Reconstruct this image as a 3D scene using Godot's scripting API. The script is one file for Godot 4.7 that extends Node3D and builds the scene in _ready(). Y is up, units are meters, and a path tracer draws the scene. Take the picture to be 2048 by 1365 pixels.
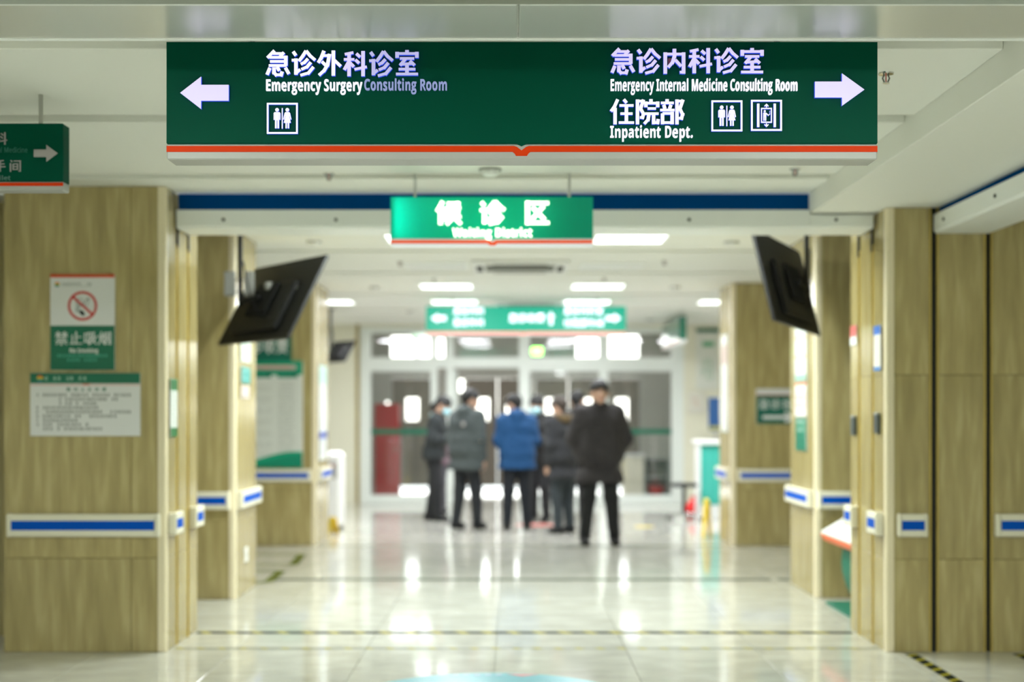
extends Node3D
# A hospital corridor with hanging guide signs. Units are metres, y is up, the camera looks along -z.

const F = 2844.0        # focal length in pixels of the 2048 x 1365 frame
const EYE = 1.45        # height of the camera
const HX = 1024.0       # vanishing point of the corridor
const HY = 829.0
const CEIL = 2.84       # ceiling over the near part
const CEIL2 = 2.9       # ceiling over the waiting area

var used = {}
var M = {}

# ---------------------------------------------------------------- mesh collecting
class MB:
	var v = PackedVector3Array()
	var n = PackedVector3Array()
	var uv = PackedVector2Array()
	var c = PackedColorArray()
	var col = Color(1, 1, 1)
	func tri(a, b, d, na, nb, nd, ta = Vector2.ZERO, tb = Vector2.ZERO, td = Vector2.ZERO):
		if (b - a).cross(d - a).dot(na + nb + nd) > 0.0:
			v.append_array(PackedVector3Array([a, d, b])); n.append_array(PackedVector3Array([na, nd, nb])); uv.append_array(PackedVector2Array([ta, td, tb]))
		else:
			v.append_array(PackedVector3Array([a, b, d])); n.append_array(PackedVector3Array([na, nb, nd])); uv.append_array(PackedVector2Array([ta, tb, td]))
		c.append_array(PackedColorArray([col, col, col]))
	func flat(a, b, d, out):
		var q = (b - a).cross(d - a)
		if q.length_squared() < 1e-16:
			return
		q = q.normalized()
		if q.dot(out) < 0.0:
			q = -q
		tri(a, b, d, q, q, q)
	func quad(a, b, d, e, out):
		flat(a, b, d, out)
		flat(a, d, e, out)
	# a box with chamfered edges
	func box(at, size, r = 0.0, turn = Basis()):
		var h = size / 2.0
		r = min(r, min(h.x, min(h.y, h.z)) * 0.95)
		var p = func(s, k): # the corner s pulled in on every axis but k
			var q = Vector3(s.x * (h.x - (0.0 if k == 0 else r)), s.y * (h.y - (0.0 if k == 1 else r)), s.z * (h.z - (0.0 if k == 2 else r)))
			return at + turn * q
		for k in 3:
			for s in [-1.0, 1.0]:
				var cs = []
				for q in [[-1.0, -1.0], [1.0, -1.0], [1.0, 1.0], [-1.0, 1.0]]:
					var w = Vector3.ZERO
					w[k] = s; w[(k + 1) % 3] = q[0]; w[(k + 2) % 3] = q[1]
					cs.append(p.call(w, k))
				var o = Vector3.ZERO
				o[k] = s
				quad(cs[0], cs[1], cs[2], cs[3], turn * o)
		if r > 0.0:
			for k in 3:
				var i = (k + 1) % 3
				var j = (k + 2) % 3
				for s in [-1.0, 1.0]:
					for t in [-1.0, 1.0]:
						var w = Vector3.ZERO
						w[i] = s; w[j] = t; w[k] = -1.0
						var w2 = w
						w2[k] = 1.0
						var o = Vector3.ZERO
						o[i] = s; o[j] = t
						quad(p.call(w, i), p.call(w, j), p.call(w2, j), p.call(w2, i), turn * o)
			for sx in [-1.0, 1.0]:
				for sy in [-1.0, 1.0]:
					for sz in [-1.0, 1.0]:
						var w = Vector3(sx, sy, sz)
						flat(p.call(w, 0), p.call(w, 1), p.call(w, 2), turn * w)
		return self
	# a flat outline in the xy plane, front at z = front, pushed back by depth
	func prism(poly, front, depth, xf = Transform3D()):
		var idx = Geometry2D.triangulate_polygon(poly)
		var fz = xf.basis.z.normalized()
		for i in range(0, idx.size(), 3):
			var a = poly[idx[i]]; var b = poly[idx[i + 1]]; var d = poly[idx[i + 2]]
			flat(xf * Vector3(a.x, a.y, front), xf * Vector3(b.x, b.y, front), xf * Vector3(d.x, d.y, front), fz)
			flat(xf * Vector3(a.x, a.y, front - depth), xf * Vector3(b.x, b.y, front - depth), xf * Vector3(d.x, d.y, front - depth), -fz)
		var area = 0.0
		for i in poly.size():
			var a = poly[i]; var b = poly[(i + 1) % poly.size()]
			area += a.x * b.y - b.x * a.y
		for i in poly.size():
			var a = poly[i]; var b = poly[(i + 1) % poly.size()]
			var e = b - a
			var o = Vector3(e.y, -e.x, 0) * (1.0 if area > 0.0 else -1.0)
			quad(xf * Vector3(a.x, a.y, front), xf * Vector3(b.x, b.y, front), xf * Vector3(b.x, b.y, front - depth), xf * Vector3(a.x, a.y, front - depth), xf.basis * o)
		return self
	# a profile of (radius, height) points turned round the y axis
	func lathe(prof, sides, at = Vector3.ZERO):
		for i in prof.size() - 1:
			var p = prof[i]; var q = prof[i + 1]
			var e = q - p
			if e.length_squared() < 1e-12:
				continue
			for k in sides:
				var a0 = TAU * k / sides; var a1 = TAU * (k + 1) / sides
				var d0 = Vector3(cos(a0), 0, sin(a0)); var d1 = Vector3(cos(a1), 0, sin(a1))
				var n0 = (d0 * e.y - Vector3.UP * e.x).normalized()
				var n1 = (d1 * e.y - Vector3.UP * e.x).normalized()
				var A = at + d0 * p.x + Vector3.UP * p.y; var B = at + d1 * p.x + Vector3.UP * p.y
				var C = at + d1 * q.x + Vector3.UP * q.y; var D = at + d0 * q.x + Vector3.UP * q.y
				if p.x > 1e-6:
					tri(A, B, C, n0, n1, n1)
				if q.x > 1e-6:
					tri(A, C, D, n0, n1, n0)
		return self
	# a round bar along points; radius may be a number or a list
	func tube(pts, radius, sides = 10, caps = true):
		var rings = []
		var up = Vector3.UP
		var dirs = []
		for i in pts.size():
			var d = (pts[min(i + 1, pts.size() - 1)] - pts[max(i - 1, 0)]).normalized()
			dirs.append(d)
			if i == 0:
				up = Vector3.RIGHT if abs(d.y) > 0.9 else Vector3.UP
			var x = up.cross(d).normalized()
			var y = d.cross(x).normalized()
			up = y
			var ring = []
			var rr = radius[i] if radius is Array else radius
			for k in sides:
				var a = TAU * k / sides
				ring.append([pts[i] + (x * cos(a) + y * sin(a)) * rr, x * cos(a) + y * sin(a)])
			rings.append(ring)
		for i in pts.size() - 1:
			for k in sides:
				var A = rings[i][k]; var B = rings[i][(k + 1) % sides]; var C = rings[i + 1][(k + 1) % sides]; var D = rings[i + 1][k]
				tri(A[0], B[0], C[0], A[1], B[1], C[1])
				tri(A[0], C[0], D[0], A[1], C[1], D[1])
		if caps:
			for e in [0, pts.size() - 1]:
				var o = -dirs[0] if e == 0 else dirs[e]
				for k in sides:
					flat(pts[e], rings[e][k][0], rings[e][(k + 1) % sides][0], o)
		return self
	func add(m, xf):
		var nb = xf.basis.inverse().transposed()
		var mirrored = xf.basis.determinant() < 0.0
		for i in range(0, m.v.size(), 3):
			for k in [0, 2, 1] if mirrored else [0, 1, 2]:
				v.append(xf * m.v[i + k]); n.append((nb * m.n[i + k]).normalized()); uv.append(m.uv[i + k]); c.append(m.c[i + k])
		return self
	func mesh(colored = false):
		var a = []
		a.resize(Mesh.ARRAY_MAX)
		a[Mesh.ARRAY_VERTEX] = v
		a[Mesh.ARRAY_NORMAL] = n
		a[Mesh.ARRAY_TEX_UV] = uv
		if colored:
			a[Mesh.ARRAY_COLOR] = c
		var m = ArrayMesh.new()
		m.add_surface_from_arrays(Mesh.PRIMITIVE_TRIANGLES, a)
		return m

# ---------------------------------------------------------------- naming, placing
func numbered(called):
	used[called] = used.get(called, -1) + 1
	return called if used[called] == 0 else "%s_%03d" % [called, used[called]]

func thing(called, label, category, at = Vector3.ZERO, turn = 0.0, group = "", kind = ""):
	var o = Node3D.new()
	o.name = numbered(called)
	add_child(o)
	o.position = at
	o.rotation.y = turn
	if label: o.set_meta("label", label)
	if category: o.set_meta("category", category)
	if group: o.set_meta("group", group)
	if kind: o.set_meta("kind", kind)
	return o

func struct(called, label = ""):
	return thing(called, label, "", Vector3.ZERO, 0.0, "", "structure")

func part(parent, called, mb, material, at = Vector3.ZERO, label = ""):
	var o = MeshInstance3D.new()
	o.name = called
	o.mesh = mb.mesh(material.vertex_color_use_as_albedo) if mb is MB else mb
	o.material_override = material
	parent.add_child(o, true)
	o.position = at
	if label: o.set_meta("label", label)
	return o

func P(px, py, Z):   # the point at depth Z in the direction of a pixel
	return Vector3((px - HX) * Z / F, EYE + (HY - py) * Z / F, -Z)

func PX(px, Z): return (px - HX) * Z / F
func PY(py, Z): return EYE + (HY - py) * Z / F

func B(at, size, r = 0.0): return MB.new().box(at, size, r)

# box given by its two corners
func BB(a, b, r = 0.0): return MB.new().box((a + b) / 2.0, (b - a).abs(), r)

# ---------------------------------------------------------------- materials
func mat(color, rough = 0.6, metal = 0.0, spec = 0.5):
	var m = StandardMaterial3D.new()
	m.albedo_color = color
	m.roughness = rough
	m.metallic = metal
	m.metallic_specular = spec
	return m

func glow(color, energy, base = Color(0.8, 0.8, 0.8)):
	var m = mat(base, 0.4)
	m.emission_enabled = true
	m.emission = color
	m.emission_energy_multiplier = energy
	return m

func noise_tex(freq, ramp, seed_, kind = FastNoiseLite.TYPE_SIMPLEX_SMOOTH, warp = 0.0, size = 512, octaves = 5):
	var f = FastNoiseLite.new()
	f.noise_type = kind
	f.seed = seed_
	f.frequency = freq
	f.fractal_octaves = octaves
	if warp > 0.0:
		f.domain_warp_enabled = true
		f.domain_warp_amplitude = warp
		f.domain_warp_frequency = freq * 0.7
	var t = NoiseTexture2D.new()
	t.width = size
	t.height = size
	t.seamless = true
	t.noise = f
	var g = Gradient.new()
	g.offsets = PackedFloat32Array(ramp[0])
	g.colors = PackedColorArray(ramp[1])
	t.color_ramp = g
	return t

func materials():
	# polished travertine-like cladding with grain running up the wall
	for k in 3:
		var s = [1.0, 0.975, 1.01][k]
		var m = mat(Color(0.99 * s, 0.97 * s, 0.95 * s), 0.16, 0.0, 0.5)
		m.albedo_texture = noise_tex(0.012, [[0.0, 0.28, 0.42, 0.55, 0.7, 1.0], [Color(0.630, 0.580, 0.400), Color(0.675, 0.625, 0.435), Color(0.695, 0.645, 0.452), Color(0.710, 0.660, 0.465), Color(0.740, 0.695, 0.500), Color(0.790, 0.750, 0.570)]], 11 + k, FastNoiseLite.TYPE_SIMPLEX_SMOOTH, 26.0)
		m.uv1_triplanar = true
		m.uv1_world_triplanar = true
		m.uv1_triplanar_sharpness = 8.0
		m.uv1_scale = Vector3(1.9, 0.22, 1.9)
		m.uv1_offset = Vector3(0.31 * k, 0.17 * k, 0.23 * k)
		M["marble%d" % k] = m
	# polished floor tiles
	for k in 3:
		var s = [1.0, 0.985, 1.01][k]
		var m = mat(Color(0.97 * s, 0.97 * s, 0.95 * s), 0.075, 0.0, 0.55)
		m.albedo_texture = noise_tex(0.008, [[0.0, 0.45, 0.6, 1.0], [Color(0.765, 0.76, 0.735), Color(0.81, 0.805, 0.78), Color(0.82, 0.815, 0.79), Color(0.865, 0.86, 0.845)]], 31 + k, FastNoiseLite.TYPE_SIMPLEX_SMOOTH, 18.0)
		m.uv1_triplanar = true
		m.uv1_world_triplanar = true
		m.uv1_scale = Vector3(0.55, 0.55, 0.9)
		M["tile%d" % k] = m
	M.grout = mat(Color(0.62, 0.62, 0.58), 0.8)
	M.ceiling = mat(Color(0.925, 0.925, 0.895), 0.55)
	M.groove = mat(Color(0.80, 0.80, 0.76), 0.7)
	M.alu = mat(Color(0.84, 0.85, 0.83), 0.24, 0.3, 0.6)
	M.plaster = mat(Color(0.90, 0.89, 0.81), 0.6)
	M.cream = mat(Color(0.93, 0.91, 0.83), 0.35)
	M.guard = mat(Color(0.93, 0.88, 0.75), 0.4)
	M.rail_blue = mat(Color(0.0, 0.33, 0.76), 0.5, 0.0, 0.2)
	M.core = mat(Color(0.10, 0.10, 0.09), 0.8)
	M.slot = mat(Color(0.015, 0.022, 0.025), 0.6)
	M.brass = mat(Color(0.86, 0.76, 0.42), 0.3, 0.75)
	M.white_metal = mat(Color(0.945, 0.955, 0.945), 0.4)
	M.blue = mat(Color(0.0, 0.27, 0.50), 0.8, 0.0, 0.1)
	M.screw = mat(Color(0.25, 0.26, 0.26), 0.4, 0.6)
	M.green = mat(Color(0.0, 0.275, 0.205), 0.5, 0.0, 0.15)
	M.green_flat = mat(Color(0.0, 0.41, 0.31), 0.6)
	M.orange = mat(Color(0.82, 0.225, 0.04), 0.5, 0.0, 0.2)
	M.grey_trim = mat(Color(0.65, 0.65, 0.63), 0.45)
	M.rod = mat(Color(0.68, 0.68, 0.66), 0.25, 0.9)
	M.black = mat(Color(0.045, 0.045, 0.048), 0.5)
	M.black_gloss = mat(Color(0.012, 0.012, 0.014), 0.08)
	M.rubber = mat(Color(0.03, 0.03, 0.03), 0.8)
	M.white = mat(Color(0.92, 0.92, 0.91), 0.5)
	M.chrome = mat(Color(0.8, 0.8, 0.8), 0.15, 1.0)
	M.red = mat(Color(0.72, 0.06, 0.07), 0.4)
	M.yellow = mat(Color(0.95, 0.82, 0.05), 0.5)
	M.tape_black = mat(Color(0.14, 0.15, 0.12), 0.95, 0.0, 0.1)
	M.tape_yellow = mat(Color(0.60, 0.56, 0.16), 0.95, 0.0, 0.1)
	M.inlay = mat(Color(0.22, 0.24, 0.19), 0.9, 0.0, 0.1)
	M.aluminium_frame = mat(Color(0.90, 0.92, 0.90), 0.35)
	M.door_brown = mat(Color(0.50, 0.46, 0.41), 0.5)
	M.concrete = mat(Color(0.75, 0.74, 0.70), 0.8)
	M.teal = mat(Color(0.25, 0.70, 0.64), 0.4)
	M.dead_letter = mat(Color(0.62, 0.60, 0.60), 0.4)
	var g = mat(Color(0.6, 0.68, 0.65, 0.05), 0.02)
	g.transparency = BaseMaterial3D.TRANSPARENCY_ALPHA
	M.glass = g
	# light sources
	M.lamp = glow(Color(0.96, 1.0, 0.97), 3.2)
	M.lamp_off = mat(Color(0.93, 0.93, 0.92), 0.35)
	var acrylic = Color(0.36, 0.36, 0.38)
	M.letter = glow(Color(0.86, 0.82, 0.98), 0.95, acrylic)
	M.letter_white = glow(Color(0.95, 0.94, 1.0), 1.1, acrylic)
	M.letter_dim = glow(Color(0.62, 0.68, 0.93), 0.62, acrylic)
	M.letter_mid = glow(Color(0.78, 0.77, 0.97), 0.8, acrylic)
	M.letter_side = glow(Color(0.16, 0.28, 0.85), 0.9, Color(0.2, 0.24, 0.5))
	M.letter_hot = glow(Color(0.97, 1.0, 0.88), 3.0)
	M.letter_far = glow(Color(0.90, 0.92, 1.0), 1.7)
	M.exit_glow = glow(Color(0.55, 1.0, 0.35), 9.0)
	M.green_lit_far = glow(Color(0.0, 0.68, 0.56), 0.9, Color(0.0, 0.42, 0.32))

# ---------------------------------------------------------------- lettering
# strokes of each character on a 100 x 100 field, y down; "x,y x,y ..." per stroke, strokes parted by ;
const HANZI = {
	"急": "36,0 6,29;30,12 71,12 57,27;15,27 83,27 83,60;17,43 80,43;12,59 86,59;17,68 5,95;34,66 34,86 42,95 64,95 68,82;47,64 56,80;81,67 96,92",
	"诊": "6,4 18,20;0,38 18,38 18,88 36,74;60,1 46,22 30,42;60,1 76,20 98,38;68,32 54,46 38,54;80,46 64,64 40,74;91,64 70,88 36,97",
	"外": "27,1 16,28 3,48;20,20 49,20 42,56 28,78 6,97;18,43 34,58;66,0 66,99;70,38 97,62",
	"科": "42,6 6,13;2,33 46,33;24,10 24,99;24,40 4,74;28,46 44,62;54,10 70,24;50,34 66,48;46,72 98,62;82,0 82,99",
	"室": "50,0 50,13;9,31 9,14 91,14 91,31;20,33 80,33;44,35 25,56 72,53;62,42 82,60;15,75 85,75;50,58 50,94;4,94 96,94",
	"内": "12,99 12,22 88,22 88,92 72,93;50,1 50,30 42,54 24,74;53,44 78,70",
	"住": "31,1 18,28 3,48;20,34 20,99;56,1 68,15;38,25 97,25;42,57 93,57;67,25 67,92;35,92 99,92",
	"院": "10,99 10,8 33,8 23,38 35,58 31,72 20,72;66,0 66,13;45,32 45,16 94,16 94,32;52,37 87,37;42,57 98,57;58,57 54,80 38,97;77,57 77,92 94,92 96,78",
	"部": "30,0 30,13;4,15 58,15;16,22 21,38;46,22 40,38;1,43 61,43;11,56 51,56 51,92 11,92 11,56;71,99 71,8 94,8 83,38 94,60 90,75 79,75",
	"候": "25,1 14,26 2,44;16,30 16,99;33,28 33,82;42,10 86,10 84,28;38,29 97,29;52,33 40,57;48,47 93,47;38,66 98,66;68,47 66,70 40,98;69,68 98,97",
	"区": "95,8 10,8 10,92 97,92;75,20 26,80;30,26 79,79",
	"禁": "4,14 46,14;25,2 25,48;24,18 5,40;28,20 46,38;54,14 96,14;75,2 75,48;74,18 55,40;78,20 96,38;20,57 80,57;5,72 95,72;50,72 50,97 40,97;28,79 10,97;72,79 90,97",
	"止": "52,2 52,92;52,40 90,40;22,28 22,92;3,92 97,92",
	"吸": "6,14 32,14 32,76 6,76 6,14;40,9 78,9 70,40 93,40 80,68 42,97;54,9 52,56 36,97;54,42 72,72 98,95",
	"烟": "7,28 11,48;39,24 34,44;22,3 22,50 3,97;24,60 40,86;48,9 94,9 94,93 48,93 48,9;56,36 87,36;71,19 70,46 57,78;73,50 86,78",
	"手": "82,6 16,14;12,34 88,34;4,58 96,58;52,12 52,94 34,95",
	"间": "12,4 24,18;10,28 10,99;36,10 91,10 91,94 76,95;32,34 68,34 68,80 32,80 32,34;32,57 68,57",
	"收": "10,14 10,72 34,60;35,3 35,99;62,2 45,42;56,24 98,24;88,24 76,62 42,97;54,40 74,74 98,96",
	"费": "14,10 84,10 84,25 16,25 12,41 88,41 84,55;38,2 36,41 12,58;62,2 62,56;24,90 24,60 77,60 77,86;51,64 48,82 10,98;58,84 90,98",
	"抢": "4,26 40,26;24,2 24,94 12,94;2,64 42,52;68,2 40,42;68,2 98,40;54,46 84,46 82,68 68,68;54,46 54,92 92,92 94,78",
}

func strokes_of(ch):
	var out = []
	for s in HANZI[ch].split(";"):
		var line = []
		for p in s.split(" "):
			var q = p.split(",")
			line.append(Vector2(float(q[0]), float(q[1])))
		out.append(line)
	return out

# the strokes as short bars: [from, to, width] on the 100 field
func bars_of(ch, thick):
	var out = []
	for line in strokes_of(ch):
		for i in line.size() - 1:
			var a = line[i]; var b = line[i + 1]
			var d = (b - a).normalized()
			var w = thick * lerp(1.0, 0.74, abs(d.x) * abs(d.x))
			if i > 0:
				a -= d * w * 0.45
			if i < line.size() - 2:
				b += d * w * 0.45
			out.append([a, b, w])
	return out

# raised characters: the upper left corner at (x, y), each size wide and high, pitch apart; the front stands at z
func hanzi_mesh(face, sides, text, x, y, wide, high, pitch, thick, z, deep):
	var at = x
	for ch in text:
		for s in bars_of(ch, thick):
			var a = Vector2(at + s[0].x * wide / 100.0, y - s[0].y * high / 100.0)
			var b = Vector2(at + s[1].x * wide / 100.0, y - s[1].y * high / 100.0)
			var d = (b - a).normalized()
			var o = Vector2(-d.y, d.x) * s[2] * wide / 200.0
			raised(face, sides, PackedVector2Array([a - o, b - o, b + o, a + o]), z, deep)
		at += pitch

# an outline raised from a panel: lit front and darker sides go to two meshes
func raised(face, sides, poly, z, deep):
	var idx = Geometry2D.triangulate_polygon(poly)
	for i in range(0, idx.size(), 3):
		var q = []
		for k in 3:
			q.append(Vector3(poly[idx[i + k]].x, poly[idx[i + k]].y, z))
		face.flat(q[0], q[1], q[2], Vector3.BACK)
	var area = 0.0
	for i in poly.size():
		var a = poly[i]; var b = poly[(i + 1) % poly.size()]
		area += a.x * b.y - b.x * a.y
	for i in poly.size():
		var a = poly[i]; var b = poly[(i + 1) % poly.size()]
		var e = b - a
		sides.quad(Vector3(a.x, a.y, z), Vector3(b.x, b.y, z), Vector3(b.x, b.y, z - deep), Vector3(a.x, a.y, z - deep), Vector3(e.y, -e.x, 0) * (1.0 if area > 0.0 else -1.0))

func disc(at, r, sides = 20):
	var p = PackedVector2Array()
	for k in sides:
		p.append(at + Vector2(cos(TAU * k / sides), sin(TAU * k / sides)) * r)
	return p

func rect(a, b):
	return PackedVector2Array([a, Vector2(b.x, a.y), b, Vector2(a.x, b.y)])

# Latin lettering fitted to a width and a height of capitals
func latin(parent, called, text, x0, x1, base_y, cap, z, deep, material, bold = true):
	var f = SystemFont.new()
	f.font_names = PackedStringArray(["Droid Sans"])
	f.font_weight = 700 if bold else 400
	var t = TextMesh.new()
	t.text = text
	t.font = f
	t.font_size = 64
	t.pixel_size = 0.01
	t.depth = deep
	t.curve_step = 1.0
	t.horizontal_alignment = HORIZONTAL_ALIGNMENT_LEFT
	t.vertical_alignment = VERTICAL_ALIGNMENT_BOTTOM
	var caps = TextMesh.new()
	caps.text = "H"
	caps.font = f
	caps.font_size = 64
	caps.pixel_size = 0.01
	caps.vertical_alignment = VERTICAL_ALIGNMENT_BOTTOM
	var hb = caps.get_aabb()
	var ab = t.get_aabb()
	var sx = (x1 - x0) / ab.size.x
	var sy = cap / hb.size.y
	var o = MeshInstance3D.new()
	o.name = called
	o.mesh = t
	o.material_override = material
	parent.add_child(o, true)
	o.scale = Vector3(sx, sy, 1)
	o.position = Vector3(x0 - ab.position.x * sx, base_y - hb.position.y * sy, z - deep / 2.0)
	return o

# ---------------------------------------------------------------- prints (flat pictures on boards)
func new_image(w, h, color):
	var im = Image.create(w, h, false, Image.FORMAT_RGB8)
	im.fill(color)
	return im

func ink_bar(im, a, b, w, color):
	var r = w / 2.0
	var d = b - a
	var len2 = max(d.length_squared(), 1e-6)
	for y in range(max(0, int(min(a.y, b.y) - r)), min(im.get_height(), int(max(a.y, b.y) + r) + 2)):
		for x in range(max(0, int(min(a.x, b.x) - r)), min(im.get_width(), int(max(a.x, b.x) + r) + 2)):
			var p = Vector2(x + 0.5, y + 0.5)
			var t = clamp((p - a).dot(d) / len2, 0.0, 1.0)
			if p.distance_squared_to(a + d * t) <= r * r:
				im.set_pixel(x, y, color)

func ink_hanzi(im, text, x, y, size, pitch, thick, color):
	for ch in text:
		for s in bars_of(ch, thick):
			ink_bar(im, Vector2(x, y) + s[0] * size / 100.0, Vector2(x, y) + s[1] * size / 100.0, s[2] * size / 100.0, color)
		x += pitch

func ink_ring(im, at, r0, r1, color):
	for y in range(max(0, int(at.y - r1)), min(im.get_height(), int(at.y + r1) + 1)):
		for x in range(max(0, int(at.x - r1)), min(im.get_width(), int(at.x + r1) + 1)):
			var d = Vector2(x + 0.5, y + 0.5).distance_to(at)
			if d <= r1 and d >= r0:
				im.set_pixel(x, y, color)

# a line of print too small to read: little clusters of strokes
func ink_small(im, rng, x0, x1, y, size, color, gap = 0.12):
	var x = x0
	while x + size <= x1:
		if rng.randf() > gap:
			for k in 3:
				im.fill_rect(Rect2i(int(x), int(y + size * (0.08 + 0.36 * k)), int(size * rng.randf_range(0.6, 0.9)), max(1, int(size * 0.13))), color)
			for k in 2:
				im.fill_rect(Rect2i(int(x + size * rng.randf_range(0.05, 0.7)), int(y), max(1, int(size * 0.14)), int(size * 0.95)), color)
		x += size * 1.14

func ink_ball(im, at, r):
	var bands = [Color(0.85, 0.35, 0.2), Color(0.92, 0.72, 0.2), Color(0.35, 0.65, 0.3), Color(0.15, 0.45, 0.6)]
	for y in range(int(at.y - r), int(at.y + r) + 1):
		for x in range(int(at.x - r), int(at.x + r) + 1):
			if Vector2(x, y).distance_to(at) <= r:
				im.set_pixel(x, y, bands[clamp(int((y - at.y + r + sin(x * 0.35) * r * 0.2) / (2.0 * r) * 4.0), 0, 3)])

# a board hung flat on a wall; at = middle of its back, local +z points away from the wall
func board(called, label, category, at, size, turn, im, edge, deep = 0.012, rough = 0.4):
	var t = thing(called, label, category, at + Vector3(sin(turn), 0, cos(turn)) * 0.005, turn)
	part(t, "backing", B(Vector3(0, 0, deep / 2.0), Vector3(size.x, size.y, deep), 0.002), edge)
	var q = QuadMesh.new()
	q.size = size - Vector2(0.002, 0.002)
	var m = mat(Color(1, 1, 1), rough)
	m.albedo_texture = ImageTexture.create_from_image(im)
	part(t, "print", q, m, Vector3(0, 0, deep + 0.0006))
	return t

# ================================================================ the scene
func _ready():
	# ---- camera
	var cam = Camera3D.new()
	cam.name = "camera"
	add_child(cam)
	var lens = CameraAttributesPhysical.new()
	lens.frustum_focal_length = 50.0
	lens.frustum_focus_distance = 5.0
	lens.exposure_aperture = 1.4
	cam.attributes = lens
	cam.projection = Camera3D.PROJECTION_FRUSTUM
	cam.near = 0.05
	cam.far = 200.0
	cam.size = 2.0 * 0.05 * 682.5 / F
	cam.frustum_offset = Vector2(0, 0.05 * (HY - 682.5) / F)
	cam.position = Vector3(0, EYE, 0)
	# ---- sky and exposure
	var env = Environment.new()
	env.tonemap_mode = Environment.TONE_MAPPER_LINEAR
	env.tonemap_exposure = 1.0
	env.background_mode = Environment.BG_SKY
	var sm = ProceduralSkyMaterial.new()   # an overcast day
	sm.sky_top_color = Color(0.90, 0.95, 1.0)
	sm.sky_horizon_color = Color(1.0, 1.0, 0.96)
	sm.ground_bottom_color = Color(0.7, 0.7, 0.66)
	sm.ground_horizon_color = Color(0.9, 0.9, 0.86)
	var sky = Sky.new()
	sky.sky_material = sm
	env.sky = sky
	env.background_energy_multiplier = 6.0
	env.sdfgi_enabled = true
	env.ssao_enabled = true
	env.ssil_enabled = true
	var we = WorldEnvironment.new()
	we.name = "environment"
	we.environment = env
	add_child(we)
	# ---- the large structure
	materials()
	floor_and_ground()
	ceilings()
	outer_walls()
	columns()
	shutters()
	entrance()
	# ---- lamps
	lamps()
	# ---- things
	main_sign()
	waiting_sign()
	side_sign()
	far_signs()
	rails()
	posters()
	televisions()
	ceiling_fittings()
	furniture()
	floor_marks()
	people()

# ---------------------------------------------------------------- floor, ground
func floor_and_ground():
	var f = struct("floor")
	part(f, "slab", BB(Vector3(-5.2, -0.2, 6.0), Vector3(5.2, -0.012, -27.0)), M.grout)
	var mesh = B(Vector3(0, -0.006, 0), Vector3(0.797, 0.012, 0.797), 0.0012).mesh()
	var rng = RandomNumberGenerator.new()
	rng.seed = 5
	for i in 11:
		for j in 25:
			part(f, "tile", mesh, M["tile%d" % rng.randi_range(0, 2)], Vector3(-4.1 + 0.8 * (i + 0.5), 0, -7.2 - 0.8 * (j + 0.5)))
	# the rest of the tiling lies behind the camera or under the side walls
	var rest = MB.new()
	for i in 13:
		for j in 17:
			rest.box(Vector3(-4.9 + 0.8 * (i + 0.5), -0.006, 6.4 - 0.8 * (j + 0.5)), Vector3(0.797, 0.012, 0.797))
	var o = part(f, "tiling", rest, M.tile0)
	o.set_meta("kind", "stuff")
	var g = struct("ground_outside", "pale concrete forecourt beyond the entrance doors")
	part(g, "paving", BB(Vector3(-20, -0.25, -27.0), Vector3(20, -0.02, -60.0)), M.concrete)

# ---------------------------------------------------------------- ceilings
func ceilings():
	var c = struct("ceiling")
	# over the near part: flat boards parted by wide shallow grooves
	var grooves = [[-2.0, -1.83], [-0.55, -0.38], [0.9, 1.07], [2.35, 2.52], [3.8, 3.97], [5.22, 5.41], [6.6, 6.77], [8.22, 8.39]]
	var from = -6.0
	for g in grooves + [[8.93, 9.0]]:
		part(c, "ceiling_board", BB(Vector3(-5.2, CEIL, -from), Vector3(1.87, CEIL + 0.1, -g[0]), 0.003), M.ceiling)
		from = g[1]
	part(c, "groove_back", BB(Vector3(-5.2, CEIL + 0.035, 6.0), Vector3(1.87, CEIL + 0.2, -8.93)), M.groove)
	# over the waiting area
	from = 9.3
	for g in [[10.55, 10.7], [12.55, 12.72], [14.5, 14.67], [17.1, 17.27], [19.6, 19.77], [21.6, 21.77], [23.0, 23.1]]:
		part(c, "ceiling_board", BB(Vector3(-5.2, CEIL2, -from), Vector3(5.2, CEIL2 + 0.1, -g[0]), 0.003), M.ceiling)
		from = g[1]
	part(c, "groove_back", BB(Vector3(-5.2, CEIL2 + 0.035, -9.3), Vector3(5.2, CEIL2 + 0.2, -23.1)), M.groove)
	part(c, "lobby_board", BB(Vector3(-5.2, 3.1, -23.0), Vector3(5.2, 3.25, -26.7)), M.ceiling)
	# the glossy boxed beam across the corridor: two lengths of sheet with a seam
	var b = struct("ceiling_beam")
	part(b, "beam_panel", BB(Vector3(-5.2, 2.71, -4.375), Vector3(0.019, CEIL, -4.765), 0.004), M.alu)
	part(b, "beam_panel", BB(Vector3(0.0215, 2.71, -4.375), Vector3(1.868, CEIL, -4.765), 0.004), M.alu)
	part(b, "shade_plate", BB(Vector3(-5.2, 2.7115, -4.372), Vector3(1.868, CEIL, -4.3745)), mat(Color(0.5, 0.51, 0.47), 0.6))  # thin added plate; its darker grey paints shade on the beam front
	part(b, "edge_trim", BB(Vector3(-5.2, 2.706, -4.765), Vector3(1.868, 2.73, -4.785), 0.002), M.white_metal)
	# the lower ceiling along the side corridor's fire shutter
	var s = struct("soffit_beam")
	part(s, "soffit", BB(Vector3(1.87, 2.71, 6.0), Vector3(5.2, 2.95, -8.95), 0.004), M.ceiling)
	part(s, "soffit", BB(Vector3(1.87, 2.71, -8.952), Vector3(2.28, 2.95, -9.3), 0.004), M.ceiling)

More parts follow.
